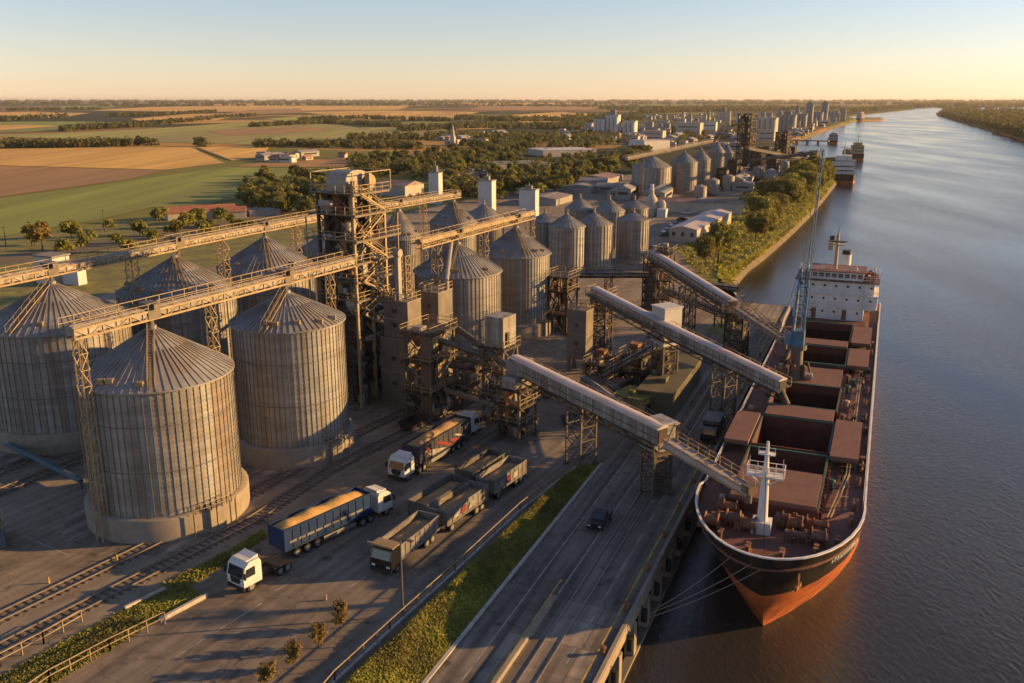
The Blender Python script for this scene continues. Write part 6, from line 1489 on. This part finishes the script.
# young shrubs on the lot
def shrub(label, px, h, seed):
    global rng; rng = np.random.default_rng(seed); t = thing('young_tree', label, 'shrub', (*G(*px),0), seed*40)
    b = MB(); b.cyl((0,0,0),(0,0,h*.8),.05,.02,n=6); R = random.Random(seed)
    for k in range(9): a = R.uniform(0,6.3); z = h*R.uniform(.2,.6); b.cyl((0,0,z),(math.cos(a)*.6,math.sin(a)*.6,z+h*.28),.022,.008,n=5)
    b.build('trunk','bark',t); P = []; N = []
    for k in range(44):
        a = R.uniform(0,6.3); z0 = h*R.uniform(.12,.62); L_ = h*R.uniform(.2,.42)*(1.25-z0/h); d = Vector((math.cos(a)*.75, math.sin(a)*.75, R.uniform(.35,.9)))
        for j in range(34):
            f = R.uniform(.15,1.05); P.append((d.x*L_*f+R.gauss(0,.07), d.y*L_*f+R.gauss(0,.07), z0+d.z*L_*f+R.gauss(0,.07))); N.append((d.x,d.y,.5))
    np_mesh('crown', leaf_quads(np.array(P), np.array(N), .07), len(P), 'leaf_gold', t)
for lab, px, h, s in [('tallest young shrub tree at the top of the row on the truck lot', (341,628), 3.3, 1),('second young shrub tree from the top of the row', (319,648), 3.0, 2),('third young shrub tree from the top of the row', (294,668), 3.2, 3),('lowest young shrub tree of the row, at the bottom edge', (268,688), 3.1, 4)]: shrub(lab, px, h, s)
# far woods past counting: one mass of leaf clumps each
def wood(name_px, n, size, K=26, leafs=1.6, seed=1, hgt=7., z=0., poly=True):
    global rng; rng = np.random.default_rng(seed); R = random.Random(seed)
    pts = np.array([G(*p, z) for p in (scatter(name_px, n, R) if poly else name_px)]); k = len(pts)
    s = rng.uniform(.7,1.3,k)*size; d = rng.normal(size=(k,K,3)); d /= np.linalg.norm(d,axis=2)[...,None]; rad = rng.uniform(.6,1.05,(k,K,1))
    P = d*rad*np.stack([s,s,s*hgt/size*.5],1)[:,None,:]+np.c_[pts, z+s*0+hgt*.45][:,None,:]; P = P.reshape(-1,3); keep = P[:,2] > z; N = (d+np.array([0,0,.3])).reshape(-1,3)
    o = np_mesh('woodland', leaf_quads(P[keep],N[keep],leafs), int(keep.sum()), 'leaf_far'); o['kind'] = 'stuff'; return o
def linepx(pts, n, jit, R):
    out = []; Ls = [math.dist(a,b) for a,b in zip(pts,pts[1:])]
    for _ in range(n):
        f = R.uniform(0,sum(Ls)); 
        for (a,b),l in zip(zip(pts,pts[1:]),Ls):
            if f <= l: out.append((a[0]+(b[0]-a[0])*f/l+R.uniform(-1,1), a[1]+(b[1]-a[1])*f/l+R.uniform(-jit,jit))); break
            f -= l
    return out
R = random.Random(44)
for pts, n, jit, size, hg in [([(-120,150),(0,147.5),(80,147),(140,145.5)],210,1.0,3.8,8.5),([(138,145.5),(160,145),(165,145)],6,.4,3.6,8),([(196,146.5),(206,146.5)],9,.5,4,9),([(255,146.5),(300,146),(360,147),(420,148)],150,1.6,3.8,7),
    ([(62,131),(100,128.5),(130,127),(212,119.5)],170,.7,4.6,9),([(-120,122),(0,121),(66,117.5)],120,.6,5.5,11),([(110,116.5),(160,115.5),(215,112.5)],120,.5,6,11),([(215,118),(256,116)],40,.4,5,9),
    ([(250,127),(330,123),(400,127)],130,.6,4.6,8),([(300,121),(360,118.5),(450,121.5)],150,.6,5,9),([(350,141),(450,138),(540,140)],160,2.0,4.2,8),([(400,131),(470,127),(560,128),(600,131)],200,1.6,4.8,9),([(455,119),(520,121),(590,121)],150,.7,6,10),
    ([(-120,112),(0,110.5),(100,109.5)],120,.4,8,12),([(100,106.5),(300,105),(520,106),(640,107)],260,.5,12,15),([(-120,105.5),(200,103.5),(500,103.5),(900,104.5)],420,.5,22,20),([(600,109),(700,108.5),(780,108)],220,.9,10,14),([(640,112.5),(760,110),(840,108.5)],260,1.0,9,13),([(840,113),(880,109.3),(912,106.9)],160,.7,10,14),([(-120,102.2),(500,101.6),(1150,102.2)],420,.25,40,26)]:
    wood(linepx(pts, n, jit, R), n, size, K=22, leafs=size*.36, seed=n, hgt=hg, poly=False)
for P, n, size, hg in [([(512,140),(590,133),(640,142),(560,152)],120,4.2,8),([(460,145),(512,142),(540,152),(500,156)],70,4,8),([(640,128),(760,126),(770,138),(680,146)],90,4.2,8),([(560,116),(640,114),(640,122),(570,126)],110,6,10)]:
    wood(P, n, size, K=26, leafs=size*.34, seed=n+3, hgt=hg)
wood([(430,168),(520,165),(600,156),(648,149),(650,158),(560,184),(470,198),(430,190)], 170, 3.4, K=60, leafs=.8, seed=61, hgt=6.5)
wood([(345,162),(440,152),(520,156),(520,168),(430,178),(350,182)], 130, 3.4, K=60, leafs=.8, seed=62, hgt=6.5)
wood([(240,185),(335,178),(345,190),(330,214),(262,214),(246,206)], 60, 3.2, K=70, leafs=.65, seed=63, hgt=6)
wood([(1100,160),(1024,137.5),(975,123),(938,114),(945,109.6),(1024,109.6),(1200,112)], 1500, 9, K=24, leafs=2.9, seed=90, hgt=15, z=-2)
wood(linepx([(1100,163),(1024,138),(975,123.5),(940,114.5)], 420, .5, R), 420, 5.5, K=24, leafs=2.2, seed=91, hgt=12, z=-2, poly=False)
wood([(916,107.2),(1060,106.2),(1200,108),(1200,103.5),(900,103.2)], 500, 26, K=24, leafs=8, seed=92, hgt=18, z=-1)
drop_props()

# ------------------------------------------------------------------ air, sky, sun, camera
SUN_AZ, SUN_EL = 82.0, 12.5
b = MB(); E_ = FAR+800; b.box(-E_,E_,-700,E_,WATER-3,58)
hz = b.build('haze', 'verge'); hz['kind'] = 'stuff'; hz.data.materials.clear()
m = bpy.data.materials.new('haze_air'); m.use_nodes = True; nt = m.node_tree; nt.nodes.clear()
o = nt.nodes.new('ShaderNodeOutputMaterial'); v = nt.nodes.new('ShaderNodeVolumePrincipled'); v.inputs['Density'].default_value = 3.2e-5; v.inputs['Color'].default_value = (.95,.88,.8,1); v.inputs['Anisotropy'].default_value = .3
nt.links.new(v.outputs[0], o.inputs['Volume']); hz.data.materials.append(m)
w = bpy.data.worlds.new('World'); sc.world = w; w.use_nodes = True; nt = w.node_tree
sk = nt.nodes.new('ShaderNodeTexSky'); sk.sky_type = 'NISHITA'; sk.sun_disc = False; sk.sun_elevation = math.radians(SUN_EL); sk.sun_rotation = math.radians(SUN_AZ)
sk.altitude = 0; sk.air_density = 1.0; sk.dust_density = 0.12; sk.ozone_density = 3.0
tn = nt.nodes.new('ShaderNodeMix'); tn.data_type = 'RGBA'; tn.blend_type = 'MULTIPLY'; tn.inputs['Factor'].default_value = 1; tn.inputs[7].default_value = (1.22,.98,.99,1)
hs = nt.nodes.new('ShaderNodeHueSaturation'); hs.inputs['Saturation'].default_value = .95; nt.links.new(sk.outputs[0], hs.inputs['Color']); nt.links.new(hs.outputs[0], tn.inputs[6]); nt.links.new(tn.outputs[2], nt.nodes['Background'].inputs['Color']); nt.nodes['Background'].inputs['Strength'].default_value = .088
l = bpy.data.lights.new('sun', 'SUN'); l.energy = 5.0; l.angle = math.radians(.6); l.color = (1.0,.59,.21)
so = bpy.data.objects.new('sun', l); col.objects.link(so)
d = Vector((math.sin(math.radians(SUN_AZ))*math.cos(math.radians(SUN_EL)), math.cos(math.radians(SUN_AZ))*math.cos(math.radians(SUN_EL)), math.sin(math.radians(SUN_EL))))
so.rotation_euler = d.to_track_quat('Z','Y').to_euler(); so.location = (60,0,90)
cam = bpy.data.cameras.new('camera'); co = bpy.data.objects.new('camera', cam); col.objects.link(co); sc.camera = co
co.location = (0,0,H); co.rotation_euler = (math.radians(90)-PITCH, 0, 0)
cam.sensor_width = 36; cam.lens = 36*FPX/1024; cam.clip_start = .5; cam.clip_end = 120000
vs = sc.view_settings; vs.view_transform = 'Standard'; vs.look = 'None'; vs.gamma = 1; vs.exposure = 1.0
sc.render.engine = 'CYCLES'; cy = sc.cycles; cy.use_denoising = True; cy.max_bounces = 6; cy.diffuse_bounces = 2; cy.glossy_bounces = 3; cy.transmission_bounces = 2; cy.volume_bounces = 0; cy.caustics_reflective = False; cy.caustics_refractive = False
cy.use_adaptive_sampling = True; cy.adaptive_threshold = .02
